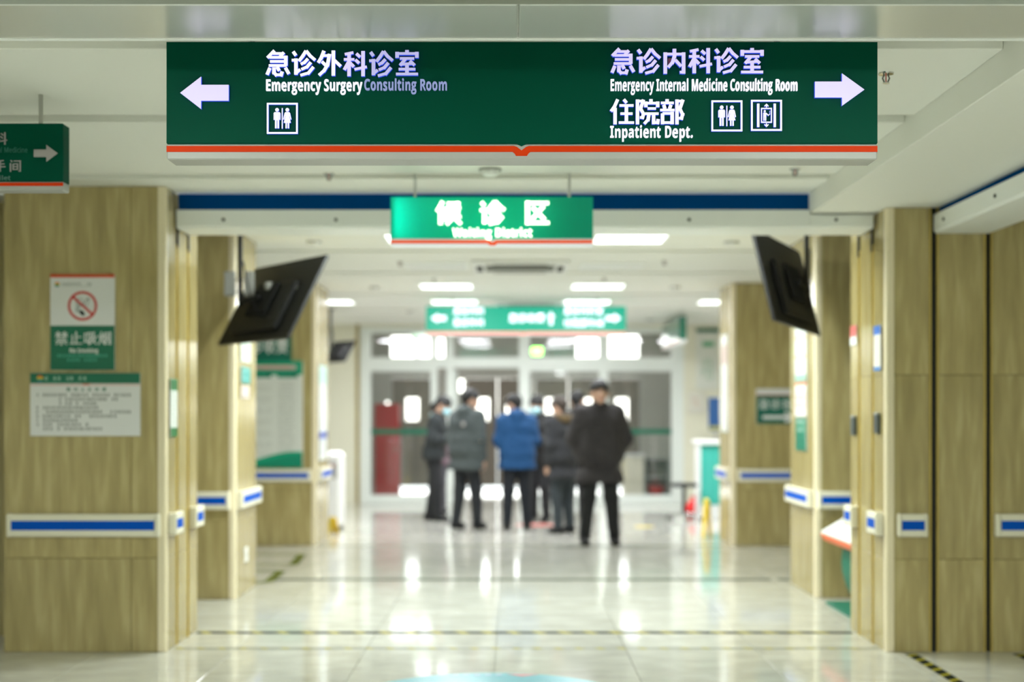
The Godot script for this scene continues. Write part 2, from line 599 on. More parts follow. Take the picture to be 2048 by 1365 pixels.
# ---------------------------------------------------------------- walls
func outer_walls():
	var w = struct("wall_back")
	part(w, "wall_slab", BB(Vector3(-5.2, 0, 6.0), Vector3(5.2, CEIL, 6.2)), M.plaster)
	w = struct("wall_left")
	part(w, "wall_slab", BB(Vector3(-5.4, 0, 6.2), Vector3(-5.2, 3.2, -26.9)), M.plaster)
	w = struct("wall_right")
	part(w, "wall_slab", BB(Vector3(5.2, 0, 6.2), Vector3(5.4, 3.2, -26.9)), M.plaster)
	# beside the near column: a recessed leaf of marble
	w = struct("wall_recess")
	part(w, "wall_panel", BB(Vector3(-5.2, 0, -9.3), Vector3(-3.11, CEIL, -9.5)), M.marble1)
	# header over the shutter between the two ceilings
	w = struct("wall_header")
	part(w, "wall_slab", BB(Vector3(-5.2, CEIL, -9.0), Vector3(5.2, 3.1, -9.3)), M.ceiling)

# a clad block: slabs of marble on a dark core, joints open by 2 mm
# xin: the face towards the corridor, xout: the far side; seams: [x...] on the front, zs: [[from,to]...] on the side, rows: [heights]
func clad(o, xin, xout, zf, zb, top, seams, zs, rows, s, guard = 0.046):
	var T = 0.022
	part(o, "core", BB(Vector3(xin - s * T, 0, -(zf + T)), Vector3(xout, top, -zb)), M.core)
	var rng = RandomNumberGenerator.new()
	rng.seed = int(abs(xin) * 1000 + zf * 100)
	var ys = [0.0] + rows + [top]
	var xs = [xin - s * guard] + seams + [xout]
	for i in xs.size() - 1:
		for j in ys.size() - 1:
			part(o, "marble_panel", BB(Vector3(xs[i] - s * 0.001, ys[j] + 0.001, -zf), Vector3(xs[i + 1] + s * 0.001, ys[j + 1] - 0.001, -(zf + T)), 0.0025), M["marble%d" % rng.randi_range(0, 2)])
	for z in zs:
		for j in ys.size() - 1:
			part(o, "marble_panel", BB(Vector3(xin, ys[j] + 0.001, -z[0]), Vector3(xin - s * T, ys[j + 1] - 0.001, -z[1]), 0.0025), M["marble%d" % rng.randi_range(0, 2)])
	# rounded corner guard of cream vinyl
	var g = PackedVector2Array()
	var r = guard
	var prof = [Vector2(-s * r, 0.003), Vector2(-s * 0.012, 0.004), Vector2(-s * 0.003, 0.0), Vector2(s * 0.003, -0.010), Vector2(s * 0.003, -r), Vector2(-s * 0.004, -r), Vector2(-s * 0.004, -0.012), Vector2(-s * 0.012, -0.004), Vector2(-s * r, -0.004)]
	for p in prof: g.append(p)
	var xf = Transform3D(Basis(Vector3.RIGHT, Vector3.FORWARD * -1.0, Vector3.UP), Vector3(xin, 0, -zf))
	var m = MB.new()
	m.prism(g, top - 0.002, top - 0.004, xf)
	part(o, "corner_guard", m, M.guard)

func columns():
	# the column with the posters
	var o = struct("column", "marble clad column with a no-smoking poster and a notice board")
	clad(o, -2.11, -3.095, 8.66, 9.53, CEIL, [-2.32], [[8.712, 8.94], [8.965, 9.245], [9.27, 9.53]], [0.573], 1.0)
	for z in [8.952, 9.257]:
		for e in [-0.0125, 0.0125]:
			part(o, "brass_edge", BB(Vector3(-2.114, 0, -(z + e - 0.004)), Vector3(-2.104, 2.52, -(z + e + 0.004)), 0.001), M.brass)
		part(o, "shutter_guide", BB(Vector3(-2.125, 2.5, -(z - 0.016)), Vector3(-2.1, 2.62, -(z + 0.016)), 0.001), M.slot)
	o = struct("column", "marble clad column behind the television on its black pole")
	clad(o, -2.164, -3.2, 11.11, 12.02, CEIL2, [-2.9], [[11.162, 11.78], [11.784, 12.02]], [0.62], 1.0)
	o = struct("column", "marble clad column carrying the fee board")
	clad(o, -2.16, -3.4, 15.68, 16.72, CEIL2, [-2.9], [[15.732, 16.4], [16.404, 16.72]], [0.62], 1.0)
	# the marble wall at the mouth of the side corridor, with its two shutter guides
	o = struct("wall_marble")
	clad(o, 2.28, 5.2, 8.66, 9.57, 2.71, [], [[8.712, 8.967], [8.993, 9.317], [9.343, 9.57]], [0.565, 1.69], -1.0)
	for k in o.get_children():   # the front is parted by the guides: build it anew
		if k.name.begins_with("marble_panel") and abs(k.mesh.get_aabb().size.x) > 0.5:
			o.remove_child(k)
			k.free()
	var xa = PX(1861, 8.66); var xb = PX(1875, 8.66); var xc = PX(1970, 8.66); var xd = PX(1983, 8.66)
	var ys = [0.0, 0.565, 1.69, 2.71]
	var n = 0
	for seg in [[2.326, xa - 0.004], [xb + 0.004, xc - 0.004], [xd + 0.004, 3.9], [3.9, 5.2]]:
		for j in 3:
			part(o, "marble_panel", BB(Vector3(seg[0] + 0.001, ys[j] + 0.001, -8.66), Vector3(seg[1] - 0.001, ys[j + 1] - 0.001, -8.682), 0.0025), M["marble%d" % (n % 3)])
			n += 1
	for seg in [[xa, xb], [xc, xd]]:
		part(o, "shutter_guide", BB(Vector3(seg[0], 0, -8.676), Vector3(seg[1], 2.71, -8.69), 0.001), M.slot)
		for e in seg:
			part(o, "brass_edge", BB(Vector3(e - 0.004, 0, -8.656), Vector3(e + 0.004, 2.71, -8.68), 0.001), M.brass)
	for z in [8.98, 9.33]:
		for e in [-0.013, 0.013]:
			part(o, "brass_edge", BB(Vector3(2.274, 0, -(z + e - 0.004)), Vector3(2.284, 2.52, -(z + e + 0.004)), 0.001), M.brass)
		part(o, "shutter_guide", BB(Vector3(2.268, 2.48, -(z - 0.016)), Vector3(2.29, 2.62, -(z + 0.016)), 0.001), M.slot)
	o = struct("column", "marble clad column behind the slanted information stand")
	clad(o, 2.39, 3.6, 11.2, 12.2, CEIL2, [3.1], [[11.252, 11.9], [11.904, 12.2]], [0.62], -1.0)
	o = struct("column", "marble clad column with a green arrow sign")
	clad(o, 2.42, 3.8, 15.68, 16.58, CEIL2, [3.1], [[15.732, 16.3], [16.304, 16.58]], [0.62], -1.0)

# ---------------------------------------------------------------- fire shutters
func shutters():
	var o = thing("fire_shutter", "white rolled fire shutter bar with blue fascia spanning the corridor", "shutter")
	part(o, "fascia", BB(Vector3(-2.1, 2.69, -8.95), Vector3(1.868, CEIL - 0.002, -9.0), 0.002), M.blue, Vector3.ZERO, "blue fascia strip")
	var prof = PackedVector2Array([Vector2(-8.9, 2.73), Vector2(-8.9, 2.63), Vector2(-8.915, 2.615), Vector2(-9.25, 2.615), Vector2(-9.27, 2.63), Vector2(-9.27, 2.73)])
	var pr = PackedVector2Array()
	for p in prof: pr.append(p)
	var xf = Transform3D(Basis(Vector3(0, 0, 1), Vector3(0, 1, 0), Vector3(1, 0, 0)), Vector3.ZERO)
	var low = MB.new()
	low.prism(pr, 1.866, 3.966, xf)
	part(o, "bottom_bar", low, M.white_metal, Vector3.ZERO, "white steel bottom bar")
	prof = PackedVector2Array([Vector2(-8.9, 2.70), Vector2(-8.9, 2.63), Vector2(-8.915, 2.615), Vector2(-9.25, 2.615), Vector2(-9.27, 2.63), Vector2(-9.27, 2.70)])
	low = MB.new()
	low.prism(prof, 2.262, 0.394, xf)
	part(o, "bottom_bar", low, M.white_metal)
	for px in [447, 672, 1108, 1378, 1672]:
		var x = PX(px, 8.9)
		part(o, "screw", MB.new().tube([Vector3(x, 2.668, -8.902), Vector3(x, 2.668, -8.892)], 0.011, 10), M.screw)
	# the one over the side corridor runs towards the camera
	o = thing("fire_shutter", "white rolled fire shutter bar over the black guides in the marble wall", "shutter")
	part(o, "fascia", BB(Vector3(2.6, 2.64, -8.65), Vector3(2.64, 2.708, 0.0), 0.002), M.blue, Vector3.ZERO, "blue fascia strip")
	prof = PackedVector2Array([Vector2(2.567, 2.665), Vector2(2.567, 2.565), Vector2(2.58, 2.55), Vector2(2.9, 2.55), Vector2(2.914, 2.565), Vector2(2.914, 2.665)])
	low = MB.new()
	low.prism(prof, 0.0, 8.655, Transform3D())
	part(o, "bottom_bar", low, M.white_metal, Vector3.ZERO, "white steel bottom bar")
	for z in [8.45, 7.55, 6.65]:
		part(o, "screw", MB.new().tube([Vector3(2.569, 2.61, -z), Vector3(2.559, 2.61, -z)], 0.011, 10), M.screw)

# a flat wall with rectangular openings, as boxes; openings are Rect2 in x, y
func holed(x0, x1, y0, y1, holes, z0, z1):
	var xs = [x0, x1]; var ys = [y0, y1]
	for h in holes:
		for q in [h.position.x, h.end.x]:
			if q > x0 and q < x1: xs.append(q)
		for q in [h.position.y, h.end.y]:
			if q > y0 and q < y1: ys.append(q)
	xs.sort(); ys.sort()
	var m = MB.new()
	for i in xs.size() - 1:
		for j in ys.size() - 1:
			if xs[i + 1] - xs[i] < 1e-4 or ys[j + 1] - ys[j] < 1e-4:
				continue
			var mid = Vector2((xs[i] + xs[i + 1]) / 2.0, (ys[j] + ys[j + 1]) / 2.0)
			var open = false
			for h in holes:
				open = open or h.has_point(mid)
			if not open:
				m.box(Vector3(mid.x, mid.y, (z0 + z1) / 2.0), Vector3(xs[i + 1] - xs[i], ys[j + 1] - ys[j], abs(z1 - z0)))
	return m

# ---------------------------------------------------------------- the glazed entrance and the lobby behind it
func entrance():
	var Z = 23.0
	var o = struct("wall_end")
	var xl = PX(719, Z); var xr = PX(1368, Z)
	part(o, "wall_slab", BB(Vector3(-5.2, 0, -Z), Vector3(xl - 0.06, 3.1, -(Z + 0.2))), M.plaster)
	part(o, "wall_slab", BB(Vector3(xr, 0, -Z), Vector3(5.2, 3.1, -(Z + 0.2))), M.plaster)
	part(o, "wall_edge", BB(Vector3(xl - 0.06, 0, -(Z - 0.01)), Vector3(xl, CEIL2, -(Z + 0.2))), M.marble1)
	part(o, "wall_slab", BB(Vector3(xl, 2.86, -Z), Vector3(xr, 3.1, -(Z + 0.2))), M.plaster)
	# frame: posts, rails, panes
	o = struct("door_1", "white framed glass entrance doors under a glazed transom")
	var top = 2.86
	var tb = PY(736, Z); var tt = PY(715, Z)
	for p in [[719, 741], [861, 874], [893, 907], [1038, 1060], [1198, 1217], [1344, 1368]]:
		part(o, "post", BB(Vector3(PX(p[0], Z), 0, -(Z + 0.02)), Vector3(PX(p[1], Z), top, -(Z + 0.12)), 0.006), M.aluminium_frame)
	part(o, "door_rail", BB(Vector3(xl, tb, -(Z + 0.01)), Vector3(xr, tt, -(Z + 0.13)), 0.006), M.aluminium_frame)
	part(o, "door_rail", BB(Vector3(xl, top - 0.1, -(Z + 0.01)), Vector3(xr, top, -(Z + 0.13)), 0.006), M.aluminium_frame)
	var fields = [[741, 861], [1060, 1198], [1217, 1344]]
	for f in fields:
		var a = PX(f[0], Z); var b = PX(f[1], Z)
		part(o, "door_rail", BB(Vector3(a, 0, -(Z + 0.03)), Vector3(b, 0.14, -(Z + 0.11)), 0.006), M.aluminium_frame)
		part(o, "door_rail", BB(Vector3(a, tb - 0.06, -(Z + 0.03)), Vector3(b, tb, -(Z + 0.11)), 0.006), M.aluminium_frame)
		part(o, "pane", BB(Vector3(a, 0.14, -(Z + 0.065)), Vector3(b, tb - 0.06, -(Z + 0.075))), M.glass)
		part(o, "glass_stripe", BB(Vector3(a, PY(869, Z), -(Z + 0.061)), Vector3(b, PY(859, Z), -(Z + 0.064))), M.green_flat, Vector3.ZERO, "green warning stripe on the glass")
	for f in [[741, 893], [907, 1038], [1060, 1198], [1217, 1344]]:
		part(o, "pane", BB(Vector3(PX(f[0], Z), tt, -(Z + 0.065)), Vector3(PX(f[1], Z), top - 0.1, -(Z + 0.075))), M.glass)
	# the middle leaf stands open into the lobby
	var leaf = MB.new()
	var hx = PX(909, Z)
	leaf.box(Vector3(hx, 1.05, -(Z + 0.16 + 0.45)), Vector3(0.04, 2.1, 0.9), 0.005)
	part(o, "door_leaf", holed_side(hx, Z + 0.16, Z + 1.06, 2.15), M.aluminium_frame)
	part(o, "pane", BB(Vector3(hx - 0.004, 0.12, -(Z + 0.24)), Vector3(hx + 0.004, 2.05, -(Z + 0.98))), M.glass)
	for px in [880, 1070]:
		var x = PX(px, Z)
		part(o, "door_handle", MB.new().tube([Vector3(x, 0.9, -(Z - 0.02)), Vector3(x, 1.35, -(Z - 0.02))], 0.014, 10), M.chrome)
	# the outer wall of the lobby: doors with small windows, two lit transoms
	Z = 26.5
	o = struct("wall_far")
	var s = F / Z
	var holes = []
	var leaves = [[-2.24, -1.52], [-0.86, -0.27], [-0.27, 0.31], [0.42, 1.05], [1.05, 1.68], [1.74, 2.38]]
	for l in leaves:
		holes.append(Rect2(l[0], 0, l[1] - l[0], 2.12))
	var lit = [Rect2(-2.26, 2.47, 0.46, 0.44), Rect2(-1.74, 2.47, 0.48, 0.40), Rect2(1.2, 2.47, 0.55, 0.40), Rect2(1.81, 2.47, 0.56, 0.46), Rect2(-0.99, 1.86, 0.09, 0.24), Rect2(-2.36, 1.37, 0.07, 0.32)]  # the high narrow slit is added to imitate a bright reflection
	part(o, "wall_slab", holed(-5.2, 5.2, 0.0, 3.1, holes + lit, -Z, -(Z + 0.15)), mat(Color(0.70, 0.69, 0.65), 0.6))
	for h in lit:
		part(o, "pane", BB(Vector3(h.position.x, h.position.y, -(Z + 0.07)), Vector3(h.end.x, h.end.y, -(Z + 0.08))), M.glass)
	var n = 2
	var wins = [-1.86, -0.55, 0.01, 0.74, 1.37, 2.05]
	for i in leaves.size():
		var l = leaves[i]
		var d = struct("door_%d" % n, "grey-brown outer door leaf with a small bright window")
		n += 1
		var w = Rect2(wins[i] - 0.12, 1.33, 0.24, 0.42)
		part(d, "leaf", holed(l[0] + 0.005, l[1] - 0.005, 0.11, 2.115, [w], -(Z + 0.04), -(Z + 0.09)), M.door_brown)
		part(d, "pane", BB(Vector3(w.position.x, w.position.y, -(Z + 0.06)), Vector3(w.end.x, w.end.y, -(Z + 0.068))), M.glass)
		part(d, "door_handle", MB.new().tube([Vector3(l[1] - 0.08, 0.9, -(Z - 0.03)), Vector3(l[1] - 0.08, 1.15, -(Z - 0.03))], 0.014, 8), M.chrome)
	# hung inside the lobby
	var e = thing("exit_sign", "glowing green exit sign above the open glass door", "sign", Vector3(PX(1074, 24.5), PY(703, 24.5), -24.5))
	part(e, "housing", B(Vector3(0, 0, -0.03), Vector3(0.34, 0.15, 0.05), 0.006), M.white)
	part(e, "lit_panel", B(Vector3(0.0, 0, 0.0), Vector3(0.17, 0.13, 0.012), 0.003), M.exit_glow)
	part(e, "hanger", MB.new().tube([Vector3(0, 0.07, -0.03), Vector3(0, 3.1 - PY(703, 24.5), -0.03)], 0.008, 8), M.rod)
	e = thing("exit_sign", "small dim green exit sign above the red fire cabinet", "sign", Vector3(PX(840, 24.8), PY(672, 24.8), -24.8))
	part(e, "housing", B(Vector3(0, 0, -0.03), Vector3(0.3, 0.14, 0.05), 0.006), M.white)
	part(e, "lit_panel", B(Vector3(0.0, 0, 0.0), Vector3(0.27, 0.11, 0.012), 0.003), glow(Color(0.1, 0.75, 0.2), 0.8))
	part(e, "hanger", MB.new().tube([Vector3(0, 0.06, -0.03), Vector3(0, 3.1 - PY(672, 24.8), -0.03)], 0.008, 8), M.rod)
	var fc = thing("fire_cabinet", "tall red fire cabinet behind the glass doors", "cabinet", Vector3(PX(775, 25.2), 0, -25.2))
	part(fc, "body", B(Vector3(0, 0.82, 0), Vector3(0.44, 1.62, 0.3), 0.008), M.red)
	part(fc, "cabinet_door", B(Vector3(0, 0.82, 0.155), Vector3(0.40, 1.54, 0.02), 0.006), M.red)
	part(fc, "handle", B(Vector3(0.15, 0.85, 0.18), Vector3(0.02, 0.14, 0.03), 0.004), M.chrome)
	part(fc, "plinth", B(Vector3(0, 0.01, 0), Vector3(0.40, 0.03, 0.26), 0.0), M.rubber)
	var ct = thing("lobby_counter", "cream counter standing behind the glass doors", "counter", Vector3(PX(1265, 24.6), 0, -24.6))
	part(ct, "body", B(Vector3(0, 0.36, 0), Vector3(0.34, 0.72, 0.5), 0.01), M.cream)
	part(ct, "worktop", B(Vector3(0, 0.74, 0), Vector3(0.40, 0.04, 0.56), 0.008), M.white)
	var sh = thing("lobby_shelf", "open grey shelf with dark inside behind the glass doors", "shelf", Vector3(PX(1312, 24.6), 0, -24.6))
	for x in [-0.21, 0.21]:
		part(sh, "side_panel", B(Vector3(x, 0.34, 0), Vector3(0.03, 0.68, 0.4), 0.004), M.grey_trim)
	part(sh, "back_panel", B(Vector3(0, 0.34, -0.19), Vector3(0.40, 0.66, 0.02)), M.door_brown)
	for y in [0.05, 0.36, 0.68]:
		part(sh, "shelf_board", B(Vector3(0, y, 0), Vector3(0.45 if y > 0.6 else 0.39, 0.025, 0.4), 0.003), M.grey_trim)
	var rb = thing("red_basin", "red plastic basin on the bottom of the lobby shelf", "basin", Vector3(PX(1312, 24.6), 0.063, -24.55))
	part(rb, "bowl", MB.new().lathe([Vector2(0, 0), Vector2(0.11, 0), Vector2(0.16, 0.13), Vector2(0.175, 0.135), Vector2(0.17, 0.14), Vector2(0.15, 0.13), Vector2(0.1, 0.015), Vector2(0, 0.012)], 20), M.red)

# an open door leaf seen edge on: stiles and rails round a pane, in the plane x = hx
func holed_side(hx, z0, z1, h):
	var m = MB.new()
	for z in [z0 + 0.04, z1 - 0.04]:
		m.box(Vector3(hx, h / 2.0 + 0.01, -z), Vector3(0.04, h, 0.08), 0.004)
	for y in [0.07, h - 0.04]:
		m.box(Vector3(hx, y, -(z0 + z1) / 2.0), Vector3(0.038, 0.12, z1 - z0 - 0.15), 0.004)
	return m

# ---------------------------------------------------------------- lamps
func ceiling_light(label, x, Z, y, on, energy):
	var tint = Color(0.97, 0.98, 1.0) if Z > 15.0 else Color(0.96, 1.0, 0.98)
	var o = thing("ceiling_light", label, "ceiling light", Vector3(x, y, -Z), 0.0, "square ceiling lights")
	var fr = MB.new()
	for s in [-1.0, 1.0]:
		fr.box(Vector3(s * 0.295, -0.006, 0), Vector3(0.02, 0.012, 0.61), 0.002)
		fr.box(Vector3(0, -0.006, s * 0.295), Vector3(0.57, 0.012, 0.02), 0.002)
	part(o, "frame", fr, M.white_metal)
	part(o, "diffuser", B(Vector3(0, -0.004, 0), Vector3(0.57, 0.006, 0.57)), M.lamp if on else M.lamp_off)
	if on:
		var l = AreaLight3D.new()
		l.name = "lamp_light"
		l.area_size = Vector2(0.56, 0.56)
		l.light_color = tint
		l.light_energy = energy
		l.area_range = 60.0
		l.shadow_enabled = true
		o.add_child(l)
		l.rotation_degrees = Vector3(-90, 0, 0)
		l.position = Vector3(0, -0.02, 0)

func lamps():
	var E = 5.5
	for r in [[9.8, true, "lit square ceiling panel hidden behind the corridor shutter bar"], [11.7, true, "lit square ceiling panel just behind the waiting area sign"], [13.9, false, "unlit square ceiling panel beside the air conditioner"], [16.05, true, "lit square ceiling panel before the sign with three arrows"], [18.3, true, "lit square ceiling panel just behind the sign with three arrows"], [20.6, true, "lit square ceiling panel before the glass doors"]]:
		for x in [-0.74, 0.97]:
			ceiling_light(r[2], x, r[0], CEIL2, r[1], E * 1.15 if r[0] < 12.0 else E)
	for x in [-2.34, 2.70]:
		ceiling_light("lit square ceiling panel beyond a column, in the side aisle", x, 18.3, CEIL2, true, E)
	# the lobby behind the glass doors
	for x in [-1.4, 1.6]:
		ceiling_light("lit square ceiling panel in the glazed lobby", x, 24.8, 3.1, true, E * 0.4)
	# over and behind the camera
	for x in [-1.7, 1.5]:
		ceiling_light("lit square ceiling panel on the camera's side of the beam", x, 2.95, CEIL, true, 9.3)
		ceiling_light("lit square ceiling panel near the back wall", x, -1.2, CEIL, true, 9.3)

# ---------------------------------------------------------------- hanging signs
# the box of a sign with its orange stripe. All in the sign's own axes: x0..x1, top at y = 0, front at z = 0.
# mid: where the stripe dips; k: metres per unit of the stripe's drawing (0.00176 on the large sign)
func sign_box(o, x0, x1, high, deep, mid, k, face, side, trim, stripe = M.orange, hollow = false):
	var g = high * 0.868                 # height of the green part
	if hollow:                           # a lit box: four walls and a back round the lamps
		var c = MB.new()
		c.box(Vector3((x0 + x1) / 2.0, -g / 2.0, -deep + 0.003), Vector3(x1 - x0, g, 0.006))
		for y in [-0.002, -g + 0.002]:
			c.box(Vector3((x0 + x1) / 2.0, y, -deep / 2.0), Vector3(x1 - x0, 0.004, deep - 0.012))
		for x in [x0 + 0.002, x1 - 0.002]:
			c.box(Vector3(x, -g / 2.0, -deep / 2.0), Vector3(0.004, g - 0.01, deep - 0.012))
		part(o, "cabinet", c, side)
	else:
		part(o, "cabinet", BB(Vector3(x0, 0, -0.003), Vector3(x1, -g, -deep), 0.002), side)
	part(o, "base_trim", BB(Vector3(x0, -g, -0.002), Vector3(x1, -high, -deep), 0.004), trim)
	var m = MB.new()
	var p = PackedVector2Array([Vector2(x0, 0), Vector2(x1, 0), Vector2(x1, -g + 4.0 * k * 0.4), Vector2(mid + 16 * k, -g + 1.6 * k), Vector2(mid + 9 * k, -g - 0.5 * k), Vector2(mid, -g - 5 * k), Vector2(mid - 9 * k, -g - 0.5 * k), Vector2(mid - 16 * k, -g + 1.6 * k), Vector2(x0, -g + 1.6 * k)])
	if hollow:                           # a sheet of acrylic that the lamps shine through
		var idx = Geometry2D.triangulate_polygon(p)
		for i in range(0, idx.size(), 3):
			m.flat(Vector3(p[idx[i]].x, p[idx[i]].y, 0), Vector3(p[idx[i + 1]].x, p[idx[i + 1]].y, 0), Vector3(p[idx[i + 2]].x, p[idx[i + 2]].y, 0), Vector3.BACK)
	else:
		m.prism(p, 0.0, 0.003)
	part(o, "face_panel", m, face)
	m = MB.new()
	var a = -g - 4.0 * k
	var b = -g - 16.0 * k
	p = PackedVector2Array([Vector2(x0, a), Vector2(mid - 15 * k, a), Vector2(mid - 9 * k, a - 2 * k), Vector2(mid, a - 9 * k), Vector2(mid + 9 * k, a - 2 * k), Vector2(mid + 15 * k, a), Vector2(x1, a), Vector2(x1, b), Vector2(mid + 18 * k, b), Vector2(mid + 14 * k, b - 3 * k), Vector2(mid + 11 * k, b - 8 * k), Vector2(mid - 11 * k, b - 8 * k), Vector2(mid - 14 * k, b - 3 * k), Vector2(mid - 18 * k, b), Vector2(x0, b)])
	m.prism(p, 0.0, 0.003)
	part(o, "stripe", m, stripe, Vector3.ZERO, "orange stripe with a dip in the middle")

func arrow_poly(tail, tip, y, half, neck, head_half):
	return PackedVector2Array([Vector2(tail, y + half), Vector2(neck, y + half), Vector2(neck, y + head_half), Vector2(tip, y), Vector2(neck, y - head_half), Vector2(neck, y - half), Vector2(tail, y - half)])

# pictogram outlines, u = metres per unit; c = centre
func toilet_icon(face, sides, c, u, z, deep):
	var fr = 31.0 * u; var t = 3.6 * u
	for r in [rect(c + Vector2(-fr, fr - t), c + Vector2(fr, fr)), rect(c + Vector2(-fr, -fr), c + Vector2(fr, -fr + t)), rect(c + Vector2(-fr, -fr + t), c + Vector2(-fr + t, fr - t)), rect(c + Vector2(fr - t, -fr + t), c + Vector2(fr, fr - t))]:
		raised(face, sides, r, z, deep)
	raised(face, sides, rect(c + Vector2(-1.2 * u, -20.5 * u), c + Vector2(1.0 * u, 20.5 * u)), z, deep)
	# man
	var q = c + Vector2(-10.5 * u, 0)
	raised(face, sides, disc(q + Vector2(0, 17.0 * u), 3.8 * u, 16), z, deep)
	raised(face, sides, poly_at(q, u, [-5, 12.5, 5, 12.5, 6.8, 10.5, 6.8, -3, 4.6, -3, 4.6, 8, 4.2, 8, 4.2, -20, 0.6, -20, 0.6, -4, -0.6, -4, -0.6, -20, -4.2, -20, -4.2, 8, -4.6, 8, -4.6, -3, -6.8, -3, -6.8, 10.5]), z, deep)
	# woman
	q = c + Vector2(10.0 * u, 0)
	raised(face, sides, disc(q + Vector2(0, 17.0 * u), 3.8 * u, 16), z, deep)
	raised(face, sides, poly_at(q, u, [-4, 12.5, 4, 12.5, 5.6, 10.5, 8.3, -2, 6.4, -2.8, 4.2, 5.5, 3.8, 4.5, 7.2, -9, 3.8, -9, 3.8, -20, 0.7, -20, 0.7, -9, -0.7, -9, -0.7, -20, -3.8, -20, -3.8, -9, -7.2, -9, -3.8, 4.5, -4.2, 5.5, -6.4, -2.8, -8.3, -2, -5.6, 10.5]), z, deep)

func lift_icon(face, sides, c, u, z, deep):
	var fr = 31.0 * u; var t = 3.6 * u
	for r in [rect(c + Vector2(-fr, fr - t), c + Vector2(fr, fr)), rect(c + Vector2(-fr, -fr), c + Vector2(fr, -fr + t)), rect(c + Vector2(-fr, -fr + t), c + Vector2(-fr + t, fr - t)), rect(c + Vector2(fr - t, -fr + t), c + Vector2(fr, fr - t))]:
		raised(face, sides, r, z, deep)
	for x in [-16.5, 16.5]:
		raised(face, sides, rect(c + Vector2((x - 2.4) * u, -23.5 * u), c + Vector2((x + 2.4) * u, 23.5 * u)), z, deep)
	for r in [[-11, 12.5, 11, 15], [-11, -15, 11, -12.5], [-11, -12.5, -8.8, 12.5], [8.8, -12.5, 11, 12.5]]:
		raised(face, sides, rect(c + Vector2(r[0], r[1]) * u, c + Vector2(r[2], r[3]) * u), z, deep)
	for s in [-1.0, 1.0]:
		raised(face, sides, poly_at(c, u, [-1.2, 16 * s, 1.2, 16 * s, 1.2, 19.5 * s, 4.2, 17 * s, 4.2, 19.5 * s, 0, 23.5 * s, -4.2, 19.5 * s, -4.2, 17 * s, -1.2, 19.5 * s]), z, deep)
	raised(face, sides, disc(c + Vector2(-3.5, 8.4) * u, 2.3 * u, 14), z, deep)
	raised(face, sides, poly_at(c + Vector2(-3.5, 0) * u, u, [-3, 5.4, 3, 5.4, 7.2, 1.2, 9, 3.0, 10, 2.0, 7.2, -1.4, 3.2, 2.2, 3.0, -11, 0.5, -11, 0.3, -2, -0.3, -2, -0.5, -11, -3, -11]), z, deep)
	for k in 4:
		raised(face, sides, rect(c + Vector2(6.0, 8.0 - 2.2 * k) * u, c + Vector2(7.4, 9.0 - 2.2 * k) * u), z, deep)

func poly_at(c, u, q):
	var p = PackedVector2Array()
	for i in range(0, q.size(), 2):
		p.append(c + Vector2(q[i], q[i + 1]) * u)
	return p

func lit_letters(o, called, face, sides, material, side_material):
	var f = part(o, called, face, material)
	part(f, "letter_side", sides, side_material)
	return f

